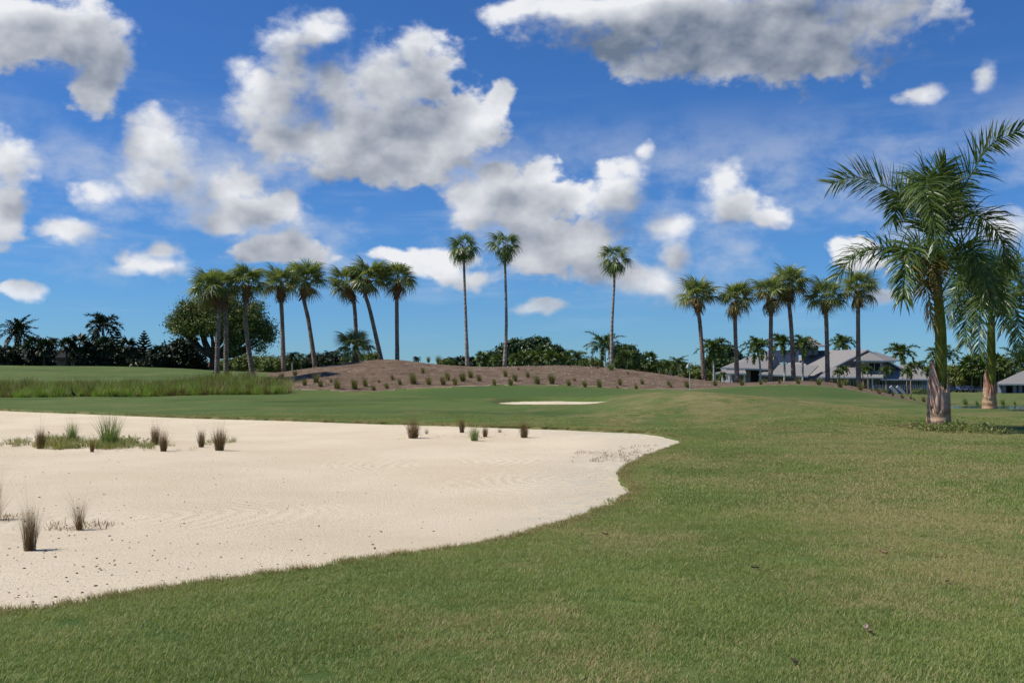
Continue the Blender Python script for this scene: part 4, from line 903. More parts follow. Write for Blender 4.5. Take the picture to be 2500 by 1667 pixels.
# ------------------------------------------------------------------ broadleaf trees
def leaf_cloud(blobs, n, size, seed, clump=26, spread=0.5, flat=0.75, shell=0.55):
    """leaves gathered in clumps through the volume of several ellipsoids (centre, radii)"""
    r = np.random.default_rng(seed); vol = np.array([b[1][0] * b[1][1] * b[1][2] for b in blobs]) ** 0.75; pr = vol / vol.sum()
    nc = n // clump; bi = r.choice(len(blobs), nc, p=pr); u = unit(r.normal(0, 1, (nc, 3))); q = (shell + (1 - shell) * r.random(nc)) ** 0.6
    ctr = np.array([blobs[i][0] for i in bi]); rad = np.array([blobs[i][1] for i in bi]); cc = ctr + u * q[:, None] * rad
    pos = np.repeat(cc, clump, 0) + r.normal(0, spread, (nc * clump, 3)) * np.array([1, 1, flat]); N_ = len(pos)
    nrm = unit(np.repeat(u, clump, 0) * 0.6 + np.array([0, 0, 0.5]) + r.normal(0, 0.7, (N_, 3))); d = unit(np.cross(nrm, r.normal(0, 1, (N_, 3)))); s = np.cross(nrm, d)
    L = size * (0.6 + 0.8 * r.random(N_)); P = pos[:, None, :] + d[:, None, :] * (L[:, None] * np.array([-0.5, 0.05, 0.5]))[..., None]
    W = (L * 0.30)[:, None] * np.array([0.35, 1.0, 0.12]); vv = np.clip(np.repeat(r.random(nc), clump) * 0.55 + r.random(N_) * 0.45, 0, 1)
    return strips(P, W, s, vv)
def limbs(start, ends, r0, seed, sag=0.1):
    r = random.Random(seed); m = MB()
    for e, k in ends:
        s = Vector(start); e = Vector(e); mid = s.lerp(e, 0.5) + Vector((r.uniform(-.1, .1), r.uniform(-.1, .1), -sag)) * (e - s).length
        m.tube(catmull([s, mid, e], 8), [r0 * k * (1 - 0.75 * i / 7) for i in range(8)], 7)
        for j in range(3):
            q = s.lerp(e, 0.45 + 0.18 * j); f = e + Vector((r.uniform(-1, 1), r.uniform(-1, 1), r.uniform(-.3, .5))) * (e - s).length * 0.16
            m.tube(catmull([q, q.lerp(f, .5) + Vector((0, 0, .2)), f], 5), [r0 * k * .38 * (1 - .2 * i) for i in range(5)], 5)
    return m
def tree(name, label, base, d, blobs_px, n, leaf, mat, seed, trunk_top, r0, bark='bark_dark', group=None, spread=0.5, depth=0.8, shell=0.5, clump=26, limb_k=1.0):
    """blobs_px: (x, y, half-width, half-height) in photograph pixels at distance d"""
    b = at(base, 900, d); b.z = float(gz(b.x, d)); root = thing(name, label, 'tree', b, group); k = d / FPX
    bl = []; rr = random.Random(seed)
    for (x, y, rx, ry) in blobs_px:
        c = at(x, y, d) - b + Vector((0, rr.uniform(-.5, .5) * rx * k * depth, 0)); bl.append((tuple(c), (rx * k, rx * k * depth, ry * k)))
    top = at(*trunk_top, d) - b
    obj('trunk', trunk_mesh('trunk', [(0, 0, -.3), top * .5 + Vector((.1, 0, 0)), top], [r0 * 1.3, r0, r0 * .85], 10, 10, .03, seed), M[bark], root)
    obj('limbs', limbs(top, [(Vector(c), limb_k * (0.55 + 0.1 * (i % 3))) for i, (c, _) in enumerate(bl)], r0, seed).mesh('limbs', smooth=True), M[bark], root)
    V, F, A = leaf_cloud(bl, n, leaf, seed, clump, spread, 0.75, shell)
    obj('crown', mesh_np('crown', V, F, A), M[mat], root); return root
tree('oak_tree', 'large spreading oak behind the twin sabal palms', 521, 176,
     [(450, 800, 36, 20), (440, 780, 26, 22), (470, 760, 34, 26), (500, 745, 40, 24), (545, 742, 40, 26), (490, 795, 40, 26), (540, 790, 44, 30), (580, 770, 34, 26), (615, 775, 34, 26), (600, 810, 36, 26), (640, 800, 26, 22), (655, 815, 18, 26), (560, 830, 26, 22), (632, 840, 16, 24), (425, 795, 18, 14), (575, 850, 14, 16), (510, 770, 40, 30), (618, 745, 22, 14)],
     46000, 0.30, 'oak', 3, (519, 872), 0.62, spread=0.60, shell=0.30, clump=30)
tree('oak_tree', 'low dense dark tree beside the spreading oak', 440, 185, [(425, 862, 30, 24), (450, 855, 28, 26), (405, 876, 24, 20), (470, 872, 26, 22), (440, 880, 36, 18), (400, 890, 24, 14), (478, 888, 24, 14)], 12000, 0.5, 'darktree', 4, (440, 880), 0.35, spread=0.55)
tree('ficus_tree', 'broad dark dense tree spreading behind the second tall fan palm', 1300, 235,
     [(1215, 872, 28, 16), (1240, 858, 28, 20), (1270, 846, 34, 18), (1305, 842, 34, 16), (1325, 838, 16, 12), (1290, 860, 50, 22), (1340, 862, 34, 18), (1365, 872, 26, 16), (1200, 884, 20, 12), (1250, 878, 40, 16), (1330, 880, 44, 14), (1375, 884, 20, 12)], 26000, 0.5, 'ficus', 5, (1300, 880), 0.7, spread=0.42, shell=0.82, clump=30)
tree('ficus_tree', 'dark round tree behind the lower coconut palm', 1530, 235, [(1530, 862, 26, 18), (1512, 858, 18, 12), (1540, 875, 24, 20), (1520, 882, 30, 16), (1550, 885, 18, 12)], 9000, 0.5, 'ficus', 6, (1530, 890), 0.4, shell=0.75, spread=0.42)
tree('ficus_tree', 'round dark tree behind the leftmost white palm by the clubhouse', 1775, 250, [(1770, 862, 30, 20), (1752, 874, 22, 18), (1795, 878, 22, 18), (1770, 888, 38, 18), (1738, 888, 20, 16), (1800, 893, 20, 12)], 12000, 0.5, 'ficus', 7, (1775, 890), 0.4, shell=0.7, spread=0.45)
tree('oak_tree', 'dark tree shading the parked cars', 2340, 278, [(2345, 908, 26, 12), (2325, 915, 26, 14), (2365, 918, 28, 14), (2395, 920, 24, 12), (2340, 930, 36, 12), (2380, 932, 30, 10), (2315, 930, 18, 14), (2430, 915, 24, 12), (2455, 922, 22, 12), (2420, 930, 30, 10)], 15000, 0.55, 'oak', 8, (2340, 935), 0.3, spread=0.5)
def bush_place(x): return ['beyond the red-roofed house', 'around the grey house beyond the marsh', 'behind the straight sabal palm', 'behind the leaning sabal palm', 'behind the short bushy palm', 'behind the mound top', 'beside the pair of tall fan palms', 'beside the lone tall fan palm', 'left of the flag', 'behind the flag', 'left of the clubhouse'][int(np.searchsorted([575, 650, 712, 790, 880, 960, 1300, 1500, 1600, 1720], x))]
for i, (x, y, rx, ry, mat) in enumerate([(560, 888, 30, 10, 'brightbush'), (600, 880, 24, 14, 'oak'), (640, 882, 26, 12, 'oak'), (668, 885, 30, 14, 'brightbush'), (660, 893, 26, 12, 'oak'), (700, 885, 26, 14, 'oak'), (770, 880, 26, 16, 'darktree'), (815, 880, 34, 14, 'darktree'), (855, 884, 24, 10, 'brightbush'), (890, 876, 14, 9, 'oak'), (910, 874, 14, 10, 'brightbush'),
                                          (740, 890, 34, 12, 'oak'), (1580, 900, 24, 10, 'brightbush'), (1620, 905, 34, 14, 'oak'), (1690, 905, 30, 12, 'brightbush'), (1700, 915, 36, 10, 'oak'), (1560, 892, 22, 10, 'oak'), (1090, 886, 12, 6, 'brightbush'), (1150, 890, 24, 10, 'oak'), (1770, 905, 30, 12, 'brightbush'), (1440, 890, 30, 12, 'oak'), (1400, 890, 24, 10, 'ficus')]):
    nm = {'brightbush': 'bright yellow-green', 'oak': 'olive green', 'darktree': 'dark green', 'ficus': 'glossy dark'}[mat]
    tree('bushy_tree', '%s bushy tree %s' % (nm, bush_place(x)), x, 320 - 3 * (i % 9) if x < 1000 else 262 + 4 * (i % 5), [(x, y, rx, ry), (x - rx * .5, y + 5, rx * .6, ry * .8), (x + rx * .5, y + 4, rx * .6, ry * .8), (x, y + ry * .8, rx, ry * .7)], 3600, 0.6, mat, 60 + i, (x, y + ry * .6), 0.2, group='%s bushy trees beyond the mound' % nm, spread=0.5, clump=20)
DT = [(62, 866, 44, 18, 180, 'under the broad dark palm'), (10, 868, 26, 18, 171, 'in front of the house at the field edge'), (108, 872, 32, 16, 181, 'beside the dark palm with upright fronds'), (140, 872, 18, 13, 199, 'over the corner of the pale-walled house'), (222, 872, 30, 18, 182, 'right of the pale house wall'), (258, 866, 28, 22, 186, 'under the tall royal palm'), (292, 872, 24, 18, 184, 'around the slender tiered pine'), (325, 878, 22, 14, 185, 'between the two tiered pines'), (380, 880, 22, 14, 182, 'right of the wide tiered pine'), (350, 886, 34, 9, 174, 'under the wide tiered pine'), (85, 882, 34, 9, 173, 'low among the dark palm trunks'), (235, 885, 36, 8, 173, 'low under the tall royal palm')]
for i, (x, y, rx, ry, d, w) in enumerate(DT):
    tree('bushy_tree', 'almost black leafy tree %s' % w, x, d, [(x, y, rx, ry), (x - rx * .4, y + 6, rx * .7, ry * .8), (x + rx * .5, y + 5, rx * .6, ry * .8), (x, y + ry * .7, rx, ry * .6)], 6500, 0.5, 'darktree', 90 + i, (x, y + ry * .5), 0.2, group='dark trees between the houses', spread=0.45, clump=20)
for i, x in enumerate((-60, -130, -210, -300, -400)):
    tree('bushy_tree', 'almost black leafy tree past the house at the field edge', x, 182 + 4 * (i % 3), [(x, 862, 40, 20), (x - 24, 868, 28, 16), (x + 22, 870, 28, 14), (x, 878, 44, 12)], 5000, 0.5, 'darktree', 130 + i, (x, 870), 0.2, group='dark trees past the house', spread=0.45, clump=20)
def norfolk(px, ytop, ybase, d, half_px, label, seed):
    b = at(px, ybase, d); b.z = float(gz(b.x, d)); top = at(px, ytop, d) - b; H = top.z; root = thing('norfolk_pine', label, 'tree', b)
    obj('trunk', trunk_mesh('trunk', [(0, 0, -.2), (0, 0, H * .5), (0, 0, H)], [.22, .14, .02], 8, 8), M['bark_dark'], root)
    r = np.random.default_rng(seed); parts = []; half = 1.35 * half_px * d / FPX; nt = 15
    for k in range(nt):
        t = k / (nt - 1); z = H * (0.12 + 0.86 * t); L = half * (1 - t) ** 0.75 + 0.12
        for j in range(7):
            a = j * 2 * np.pi / 7 + k * 0.5 + r.normal(0, .05); o = np.array([np.cos(a), np.sin(a), 0]); m = 12; u = np.linspace(.1, 1, m)
            c = np.array([0, 0, z]) + o * (u * L)[:, None] + np.array([0, 0, 1]) * (0.28 * L * u ** 2 - .05)[:, None]
            s = np.array([-np.sin(a), np.cos(a), 0])
            for sg in (-1, 1):
                e = c + (s * sg * 0.8 + o * .5 + np.array([0, 0, .35])) * (0.22 * (1.1 - .5 * u) + .03)[:, None]
                parts.append(strips(np.stack([c, e], 1), np.full((m, 2), 0.12), np.tile(np.array([0, 0, 1.0]) * .6 + o * .6, (m, 1)), r.random(m) * .8))
            parts.append(strips(c[None], np.full((1, m), 0.12), np.array([[0, 0, 1.0]]), [0.4]))
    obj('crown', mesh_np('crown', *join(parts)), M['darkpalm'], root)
norfolk(286, 803, 890, 187, 20, 'slender dark tiered pine behind the tall royal palm', 1)
norfolk(351, 807, 892, 178, 24, 'wide dark tiered pine with upswept branches beside the spreading oak', 2)
# distant wood closing the view
def far_wood():
    r = np.random.default_rng(55); bl = []
    for i in range(150):
        az = R(-40 + 80 * i / 149); d = 520 + 60 * r.random(); h = 6.5 + 4.5 * r.random() + 1.5 * math.sin(i * .37)
        bl.append(((math.sin(az) * d, math.cos(az) * d, -2 + h * .5), (8 + 5 * r.random(), 5, h * .5)))
    V, F, A = leaf_cloud(bl, 60000, 1.5, 5, 20, 1.0, .7, .6); o = obj('far_wood', mesh_np('far_wood', V, F, A), M['oak']); tag(o, kind='stuff')
far_wood()

# ------------------------------------------------------------------ clump grasses
def clump(seed, n=150, h=1.0, base=0.16, lean=0.45, w=0.008, stalks=0, arch=0.35):
    r = np.random.default_rng(seed); a = r.random(n) * 6.283; q = np.sqrt(r.random(n)) * base
    d = a + r.normal(0, .5, n); L = h * (0.55 + 0.5 * r.random(n)); ln = lean * (0.15 + r.random(n)) * (0.4 + q / base) * np.where(r.random(n) < .14, 2.4, 1.0)
    t = np.linspace(0, 1, 5)[None, :]; hor = (L * ln)[:, None] * t ** 1.5; ver = L[:, None] * (t - arch * (ln[:, None] * t) ** 2)
    P = np.stack([q * np.cos(a), q * np.sin(a), np.full(n, -.03)], 1)[:, None, :] + np.stack([np.cos(d)[:, None] * hor, np.sin(d)[:, None] * hor, ver], 2)
    parts = [strips(P, w * np.array([.8, 1, .9, .6, .1])[None, :] * np.ones((n, 1)), np.stack([-np.sin(d + .5), np.cos(d + .5), np.zeros(n)], 1), r.random(n))]
    if stalks:
        m = stalks; a = r.random(m) * 6.283; L = h * (1.2 + 0.75 * r.random(m)); ln = 0.2 + .55 * r.random(m); t = np.linspace(0, 1, 6)[None, :]
        hor = (L * ln)[:, None] * t ** 1.8; ver = L[:, None] * (t - .25 * ln[:, None] * t ** 2)
        P = np.stack([np.cos(a) * .06, np.sin(a) * .06, np.zeros(m)], 1)[:, None, :] + np.stack([np.cos(a)[:, None] * hor, np.sin(a)[:, None] * hor, ver], 2)
        parts.append(strips(P, np.array([.5, .45, .4, .35, .3, .15])[None, :] * w * .8 * np.ones((m, 1)), np.stack([-np.sin(a), np.cos(a), np.zeros(m)], 1), r.random(m)))
    return join(parts)
TUFT = {}
for nm, mat, kw in (('mound', 'tuft', dict(n=130, base=.22, lean=.38, w=.014)), ('green', 'tuft_green', dict(n=260, base=.26, lean=.45, w=.006, stalks=30)), ('brown', 'tuft_brown', dict(n=340, base=.24, lean=.34, w=.0055, stalks=34)),
                    ('stalky', 'tuft_brown', dict(n=110, base=.10, lean=.5, w=.0045, stalks=34)), ('dry', 'tuft_dry', dict(n=90, base=.22, lean=.55, w=.016)), ('spread', 'tuft_brown', dict(n=120, base=.15, lean=1.2, w=.006))):
    for i in range(4): TUFT[nm, i] = (mesh_np('grass_clump', *clump(300 + len(TUFT), **kw)), mat)
def tuft(px, py, h_px, kind, label, i, group=None, wide=1.0, on_sand=False):
    if on_sand:
        x, y = flat_hit(px, py, -0.1); z = float(sandz(x, y, float(sdf(BP, np.array([x]), np.array([y]))[0])))
    else:
        p = ground_hit(px, py); x, y, z = p
    h = h_px / FPX * y * (1.25 if on_sand and py < 1150 else 1.0); me, mat = TUFT[kind, i % 4]; wd = max(h * wide, 0.05)
    o = obj('grass_clump', me, M[mat], None, (x, y, z - .01), (0, 0, i * 1.7), (wd, wd, h)); return tag(o, label, 'grass clump', group)
def zs(ox, oy, sc, lst): return [(ox + x / sc, oy + y / sc, h / sc) for (x, y, h) in lst]
def mound_part(x): return ['flank below the leaning sabal palms', 'below its highest top', 'below the pair of tall fan palms', 'below the dark spreading tree', 'below the lone tall fan palm', 'near the flag'][int(np.searchsorted([880, 1100, 1260, 1400, 1540], x))]
MT = zs(700, 850, 5.6, [(115, 385, 100), (245, 510, 125), (20, 490, 100), (400, 470, 150), (460, 530, 120), (605, 465, 62), (690, 555, 170), (925, 565, 180), (1075, 525, 135), (1190, 580, 100), (1370, 555, 105), (1550, 505, 100), (1730, 490, 190), (1860, 340, 90), (1945, 500, 135), (2140, 505, 140), (2200, 440, 140), (2300, 505, 125)]) \
   + zs(1000, 800, 6.72, [(870, 880, 200), (1000, 825, 160), (1145, 880, 145), (1390, 945, 130), (1575, 805, 140), (1730, 875, 150), (1660, 945, 145), (1940, 820, 125), (2095, 925, 180), (2335, 925, 210), (2045, 630, 95)]) \
   + zs(1300, 780, 5.6, [(495, 905, 105), (715, 925, 120), (915, 930, 140), (1195, 895, 120), (1420, 950, 85), (1500, 885, 100), (1860, 900, 80), (1895, 930, 75), (2120, 935, 105)]) \
   + zs(400, 580, 3.36, [(820, 1180, 50), (880, 1195, 72), (960, 1178, 82)]) + zs(1000, 800, 6.72, [(310, 565, 110), (475, 585, 150)])
for i, (x, y, h) in enumerate(MT): tuft(x, y, h, 'mound', 'small green clump grass on the brown mound %s' % mound_part(x), i, 'clump grasses on the mound', 0.9)
MD = zs(1300, 780, 5.6, [(790, 622, 50), (890, 665, 60), (1010, 635, 48), (1255, 660, 52), (1310, 750, 55), (1435, 710, 45), (1625, 720, 55), (1815, 745, 45), (2010, 782, 50), (2195, 805, 50), (1165, 940, 50), (575, 840, 65), (520, 655, 28), (685, 650, 26)]) + zs(1000, 800, 6.72, [(1790, 700, 60), (2010, 702, 40), (310, 620, 36)]) + zs(700, 850, 5.6, [(1265, 470, 62), (1450, 430, 85)])
for i, (x, y, h) in enumerate(MD): tuft(x, y, h, 'dry', 'dry straw-coloured clump grass on the brown mound %s' % mound_part(x), i, 'dry clump grasses on the mound', 1.0)
tuft(1492, 903, 20, 'green', 'yellowish clump grass at the foot of the lone tall fan palm', 1, None, 1.0)
tuft(616, 918, 22, 'dry', 'brown dead grass round the foot of the curved sabal palm', 2, None, 1.4)
BT = zs(1650, 780, 5.88, [(160, 975, 115), (565, 952, 120), (950, 945, 115), (1220, 932, 95), (1755, 926, 115), (2050, 940, 125), (2130, 890, 85), (1290, 905, 60)]) + zs(2000, 780, 4.704, [(240, 780, 115), (300, 757, 90), (30, 700, 60)])
for i, (x, y, h) in enumerate(BT): tuft(x, y, h, 'mound', 'green clump grass on the low berm before the clubhouse', i, 'clump grasses on the low berm', 0.95)
BD = zs(2000, 780, 4.704, [(470, 812, 115), (605, 822, 42), (690, 856, 88), (845, 876, 64), (955, 906, 70), (1055, 916, 60), (1095, 932, 42), (1200, 946, 85)]) + zs(1650, 780, 5.88, [(1490, 920, 75), (1940, 890, 45), (2230, 905, 60)])
for i, (x, y, h) in enumerate(BD): tuft(x, y, h, 'dry' if i % 3 else 'mound', 'browned clump grass where the low berm falls away to the pond', i, 'browned clump grasses on the low berm', 0.9)
# in the big bunker
SB = lambda x, y, h: (x / 3.36, 980 + y / 3.36, h / 3.36)
for i, (x, y, h, k, w, lab) in enumerate([
    (245, 1165, 400, 'brown', .44, 'large dense brown clump grass on the open sand near the lawn'),
    (650, 990, 280, 'stalky', .75, 'thin straggly clump grass with long stalks and dead litter on the sand'),
    (-35, 905, 330, 'stalky', .8, 'half-seen straggly clump grass fanning long stalks over the sand'),
    (335, 352, 150, 'brown', .6, 'brown clump grass at the end of the weedy strip in the bunker'),
    (590, 302, 150, 'green', .6, 'upright green clump grass rising from the weedy strip in the bunker'),
    (900, 335, 225, 'green', .8, 'largest fresh green clump grass in the weedy strip in the bunker'),
    (755, 385, 90, 'brown', .5, 'tiny brown clump grass in front of the weedy strip'),
    (1275, 325, 140, 'brown', .62, 'brown clump grass behind its neighbour at the thin end of the weedy strip'),
    (1340, 380, 150, 'brown', .55, 'brown clump grass in front of its neighbour at the thin end of the weedy strip'),
    (1650, 340, 130, 'brown', .5, 'narrow brown clump grass standing between weeds beyond the strip'),
    (1800, 366, 165, 'brown', .7, 'bushy brown clump grass with long pale stalks past the weedy strip')]):
    tuft(*SB(x, y, h), k, lab, i, None, w, True)
SC = lambda x, y, h: (900 + x / 2.94, 980 + y / 2.94, h / 2.94)
for i, (x, y, h, k, w, lab) in enumerate([
    (320, 246, 120, 'brown', .9, 'widest brown clump grass of the group near the back edge of the bunker'),
    (415, 222, 55, 'spread', .6, 'small dark clump grass beside the widest brown clump'),
    (670, 217, 90, 'brown', .6, 'brown clump grass at the back of the middle group on the sand'),
    (760, 263, 95, 'green', .75, 'greenish clump grass with long fine stalks in the middle group on the sand'),
    (835, 242, 70, 'brown', .65, 'small olive clump grass behind the one with fine stalks'),
    (940, 220, 42, 'spread', .9, 'low splayed clump grass lying flat on the sand'),
    (1115, 250, 105, 'brown', .75, 'brown clump grass standing alone at the end of the middle group')]):
    tuft(*SC(x, y, h), k, lab, i + 1, None, w, True)

# ------------------------------------------------------------------ marsh, weeds, litter
def pts_in(pxs, ys, n, sand=False):
    out = []
    for _ in range(n):
        px = rng.uniform(*pxs); py = rng.uniform(*ys); x, y = flat_hit(px, py, -0.12)
        s = float(sdf(BP, np.array([x]), np.array([y]))[0]); out.append((x, y, float(sandz(x, y, s)) - .01))
    return out
def build_marsh():
    pr = [proto('marsh_clump', mesh_np('marsh_clump', *clump(400 + i, 60, 1.0, .35, .5, .013)), M['marsh']) for i in range(4)] + [proto('marsh_clump', mesh_np('marsh_clump', *clump(410, 50, 1.1, .3, .6, .013)), M['tuft_brown']), proto('marsh_clump', mesh_np('marsh_clump', *clump(411, 60, 1.15, .3, .5, .013)), M['tuft'])]
    n = 6200; Y = rng.uniform(69.5, 92, n); X = (rng.uniform(-420, 700, n) - 1250) / FPX * Y; px = 1250 + FPX * X / Y
    lim = np.interp(px, [-420, 300, 520, 600, 690], [88, 88, 89, 86, 80]); keep = (Y < lim + rng.normal(0, 1.2, n)) & (mound_in(X, Y) < 0.2); X, Y = X[keep], Y[keep]
    dens = 0.5 + 0.5 * np.sin(X * .35 + 1) * np.sin(Y * .5) ; sc = (0.36 + 0.85 * rng.random(len(X)) ** 2.2 + 0.3 * dens) * np.interp(Y, [69.5, 74, 92], [.75, 1.0, 0.95])
    scatter('marsh_grass', np.stack([X, Y, gz(X, Y) - .02], 1), rng.random(len(X)) * 6.28, sc, pr)
    wl = [proto('weed_leaves', mesh_np('weed_leaves', *leaf_cloud([((0, 0, .10), (.18, .18, .09))], 60, .055, 500 + i, 10, .05)), M['weed']) for i in range(3)]
    gl = [proto('weed_blades', mesh_np('weed_blades', *clump(510 + i, 40, .30, .16, .7, .005)), M['weed']) for i in range(3)]
    p = pts_in((85, 420), (1070, 1090), 90) + pts_in((90, 200), (1066, 1088), 60) + pts_in((235, 300), (1068, 1090), 40) + pts_in((0, 85), (1068, 1082), 12) + pts_in((440, 580), (1068, 1080), 9)
    scatter('bunker_weeds', p, rng.random(len(p)) * 6.28, .35 + .75 * rng.random(len(p)), wl[:1] + gl * 2)
    dr = [proto('litter_blades', mesh_np('litter_blades', *clump(520 + i, 16, .13, .10, 1.3, .004, 0, .8)), M['tuft_dry']) for i in range(3)]
    p = pts_in((1400, 1580), (1100, 1128), 130) + pts_in((1470, 1600), (1090, 1112), 60) + pts_in((120, 270), (1262, 1280), 60) + pts_in((0, 40), (1245, 1256), 20) + pts_in((960, 1290), (1060, 1067), 40) + pts_in((200, 480), (1084, 1094), 50)
    p = [q for q in p if sdf(BP, np.array([q[0]]), np.array([q[1]]))[0] > -0.1]
    scatter('dry_litter', p, rng.random(len(p)) * 6.28, .5 + .7 * rng.random(len(p)), dr)
    # weeds and bare earth round the near royal palm
    c = at(2292, 1046, DA); q = [(c.x + rng.normal(0, .75), c.y - 0.9 + rng.normal(0, .6)) for _ in range(130)]
    p = [(x, y, float(gz(x, y)) - .02) for x, y in q]; scatter('palm_foot_weeds', p, rng.random(len(p)) * 6.28, .5 + .7 * rng.random(len(p)), wl)
    m = MB(); vs = []; k = 28
    for ring, (rr, hz) in enumerate(((0.0, .07), (.55, .065), (.95, .03), (1.3, -.03))):
        for i in range(k):
            a = 2 * math.pi * i / k; f = rr * (1 + .14 * math.sin(3 * a + 1) + .08 * math.sin(7 * a)); x, y = c.x - .05 + f * 1.1 * math.cos(a), c.y - .1 + f * math.sin(a); vs.append((x, y, float(gz(x, y)) + hz))
    m.add(vs, [(r_ * k + i, r_ * k + (i + 1) % k, (r_ + 1) * k + (i + 1) % k, (r_ + 1) * k + i) for r_ in range(3) for i in range(k)])
    tag(obj('palm_mulch_bed', m.mesh('palm_mulch_bed', True), M['soil']), kind='structure')
    # dark crumbs on the sand
    def crumb(i):
        r = np.random.default_rng(600 + i); k = 7; a = np.linspace(0, 6.283, k, endpoint=False); rr = .5 + .5 * r.random(k)
        v = [(math.cos(x) * y, math.sin(x) * y * .7, -.15) for x, y in zip(a, rr)] + [(math.cos(x) * y * .5, math.sin(x) * y * .35, .3 + .2 * r.random()) for x, y in zip(a, rr)]
        me = bpy.data.meshes.new('crumb'); me.from_pydata(v, [], [(j, (j + 1) % k, (j + 1) % k + k, j + k) for j in range(k)] + [tuple(range(k, 2 * k))]); me.update(); return proto('crumb', me, M['soil'])
    p = []
    while len(p) < 900:
        px = rng.uniform(-80, 1500); py = 1090 + 400 * rng.random() ** 1.1
        if rng.random() > np.interp(px, [0, 500, 900, 1500], [1, 1, .45, .25]): continue
        x, y = flat_hit(px, py, -.12); s = float(sdf(BP, np.array([x]), np.array([y]))[0])
        if s > .15: p.append((x, y, float(sandz(x, y, s))))
    scatter('sand_crumbs', p, rng.random(len(p)) * 6.28, (.006 + .020 * rng.random(len(p)) ** 3), [crumb(i) for i in range(4)])
    # pale stones and sticks on the mound
    st = plain('pale_stone', (.5, .46, .4), .9, .2, .2, 20); p = []
    pr = []
    for i in range(3):
        q = crumb(10 + i); q.data.materials.clear(); q.data.materials.append(st if i < 2 else M['boot']); pr.append(q)
    for _ in range(900):
        y = rng.uniform(85, 103); px = rng.uniform(690, 1750); x = (px - 1250) / FPX * y
        if mound_in(x, y) > .5: p.append((x, y, float(gz(x, y)) + .02))
    scatter('mound_debris', p, rng.random(len(p)) * 6.28, .025 + .10 * rng.random(len(p)) ** 3, pr)
build_marsh()

# ------------------------------------------------------------------ buildings
M['roof_grey'] = plain('grey_shingle', (.25, .235, .22), .85, .2, .16, 3.0, .3)
M['roof_dark'] = plain('dark_shingle', (.035, .032, .034), .95, .05, .2, 3.0, .3)
M['roof_red'] = plain('red_tile', (.36, .125, .07), .85, .2, .25, 3.0, .3)
M['roof_tan'] = plain('tan_tile', (.36, .25, .17), .85, .2, .2, 3.0, .3)
M['wall_lilac'] = plain('grey_lilac_siding', (.27, .27, .315), .8, .25, .08, 2.0, .1)
M['wall_blue'] = plain('slate_blue_wall', (.16, .18, .225), .8, .25, .10, 2.0, .1)
M['wall_tan'] = plain('tan_stucco', (.15, .125, .10), .9, .2, .12, 2.0, .1)  # wall colour lowered to stand in for tree shade on the houses
M['wall_pale'] = plain('pale_stucco', (.22, .20, .185), .9, .2, .12, 2.0, .1)  # also darkened in colour, in place of shade from the trees
M['white'] = plain('white_paint', (.60, .60, .585), .5, .4, .06, 4.0, .05)
m_, N_, o_ = new_mat('window_glass'); principled(N_, o_, (.02, .025, .032), .08, .6); M['glass'] = m_
m_, N_, o_ = new_mat('opening_shade'); principled(N_, o_, (.018, .018, .022), .7, .2); M['dark'] = m_  # flat dark colour standing in for the shade inside openings
def fascia(m, a, b, h=0.28, t=0.10):              # white board along an eave from a to b
    a, b = Vector(a), Vector(b); d = (b - a); n = Vector((d.y, -d.x, 0)).normalized() * t
    if n.y > 0: n = -n
    m.add([a + n, b + n, b + n - Vector((0, 0, h)), a + n - Vector((0, 0, h)), a + n * .2, b + n * .2, b + n * .2 - Vector((0, 0, h)), a + n * .2 - Vector((0, 0, h))],
          [(0, 1, 2, 3), (7, 6, 5, 4), (4, 5, 1, 0), (3, 2, 6, 7), (0, 3, 7, 4), (1, 5, 6, 2)])
class Building:
    def __init__(s, name, label, cat, d, px, group=None):
        b = at(px, 950, d); b.z = float(gz(b.x, d)); s.o = b; s.d = d; s.root = thing(name, label, cat, b, group)
    def q(s, px, py, dd=0.0): return at(px, py, s.d + dd) - s.o
    def roof(s, polys, mat, t=0.22, name='roof'):
        for p in polys: obj(name, MB().slab([s.q(*v) for v in p], t).mesh(name), M[mat], s.root)
    trim = 'white'
    def eave(s, lines, mat='white'):
        for a, b in lines: m = MB(); fascia(m, s.q(*a) + Vector((0, 0, -.02)), s.q(*b) + Vector((0, 0, -.02))); obj('fascia', m.mesh('fascia'), M[mat], s.root)
    def box(s, name, x0, x1, y0, y1, dd0, dd1, mat, parent=None):
        a = s.q(x0, y0, dd0); b = s.q(x1, y1 if y1 is not None else y0, dd0); zb = -0.4 if y1 is None else b.z
        c = ((a.x + b.x) / 2, (dd0 + dd1) / 2, (a.z + zb) / 2); h = (abs(b.x - a.x) / 2, abs(dd1 - dd0) / 2, abs(a.z - zb) / 2)
        return obj(name, MB().box(c, h).mesh(name), M[mat], parent or s.root)
    def window(s, x0, x1, y0, y1, dd, frame=True, mat='glass'):
        w = s.box('window', x0, x1, y0, y1, dd - .06, dd + .1, mat)
        if frame:
            a, b = s.q(x0, y0, dd), s.q(x1, y1, dd); m = MB(); t = .07
            for (X0, X1, Z0, Z1) in ((a.x - t, b.x + t, a.z, a.z + t), (a.x - t, b.x + t, b.z - t, b.z), (a.x - t, a.x, b.z, a.z), (b.x, b.x + t, b.z, a.z), ((a.x + b.x) / 2 - t / 2, (a.x + b.x) / 2 + t / 2, b.z, a.z)):
                m.box(((X0 + X1) / 2, dd - .09, (Z0 + Z1) / 2), ((X1 - X0) / 2, .07, (Z1 - Z0) / 2))
            obj('frame', m.mesh('frame'), M[s.trim], w)
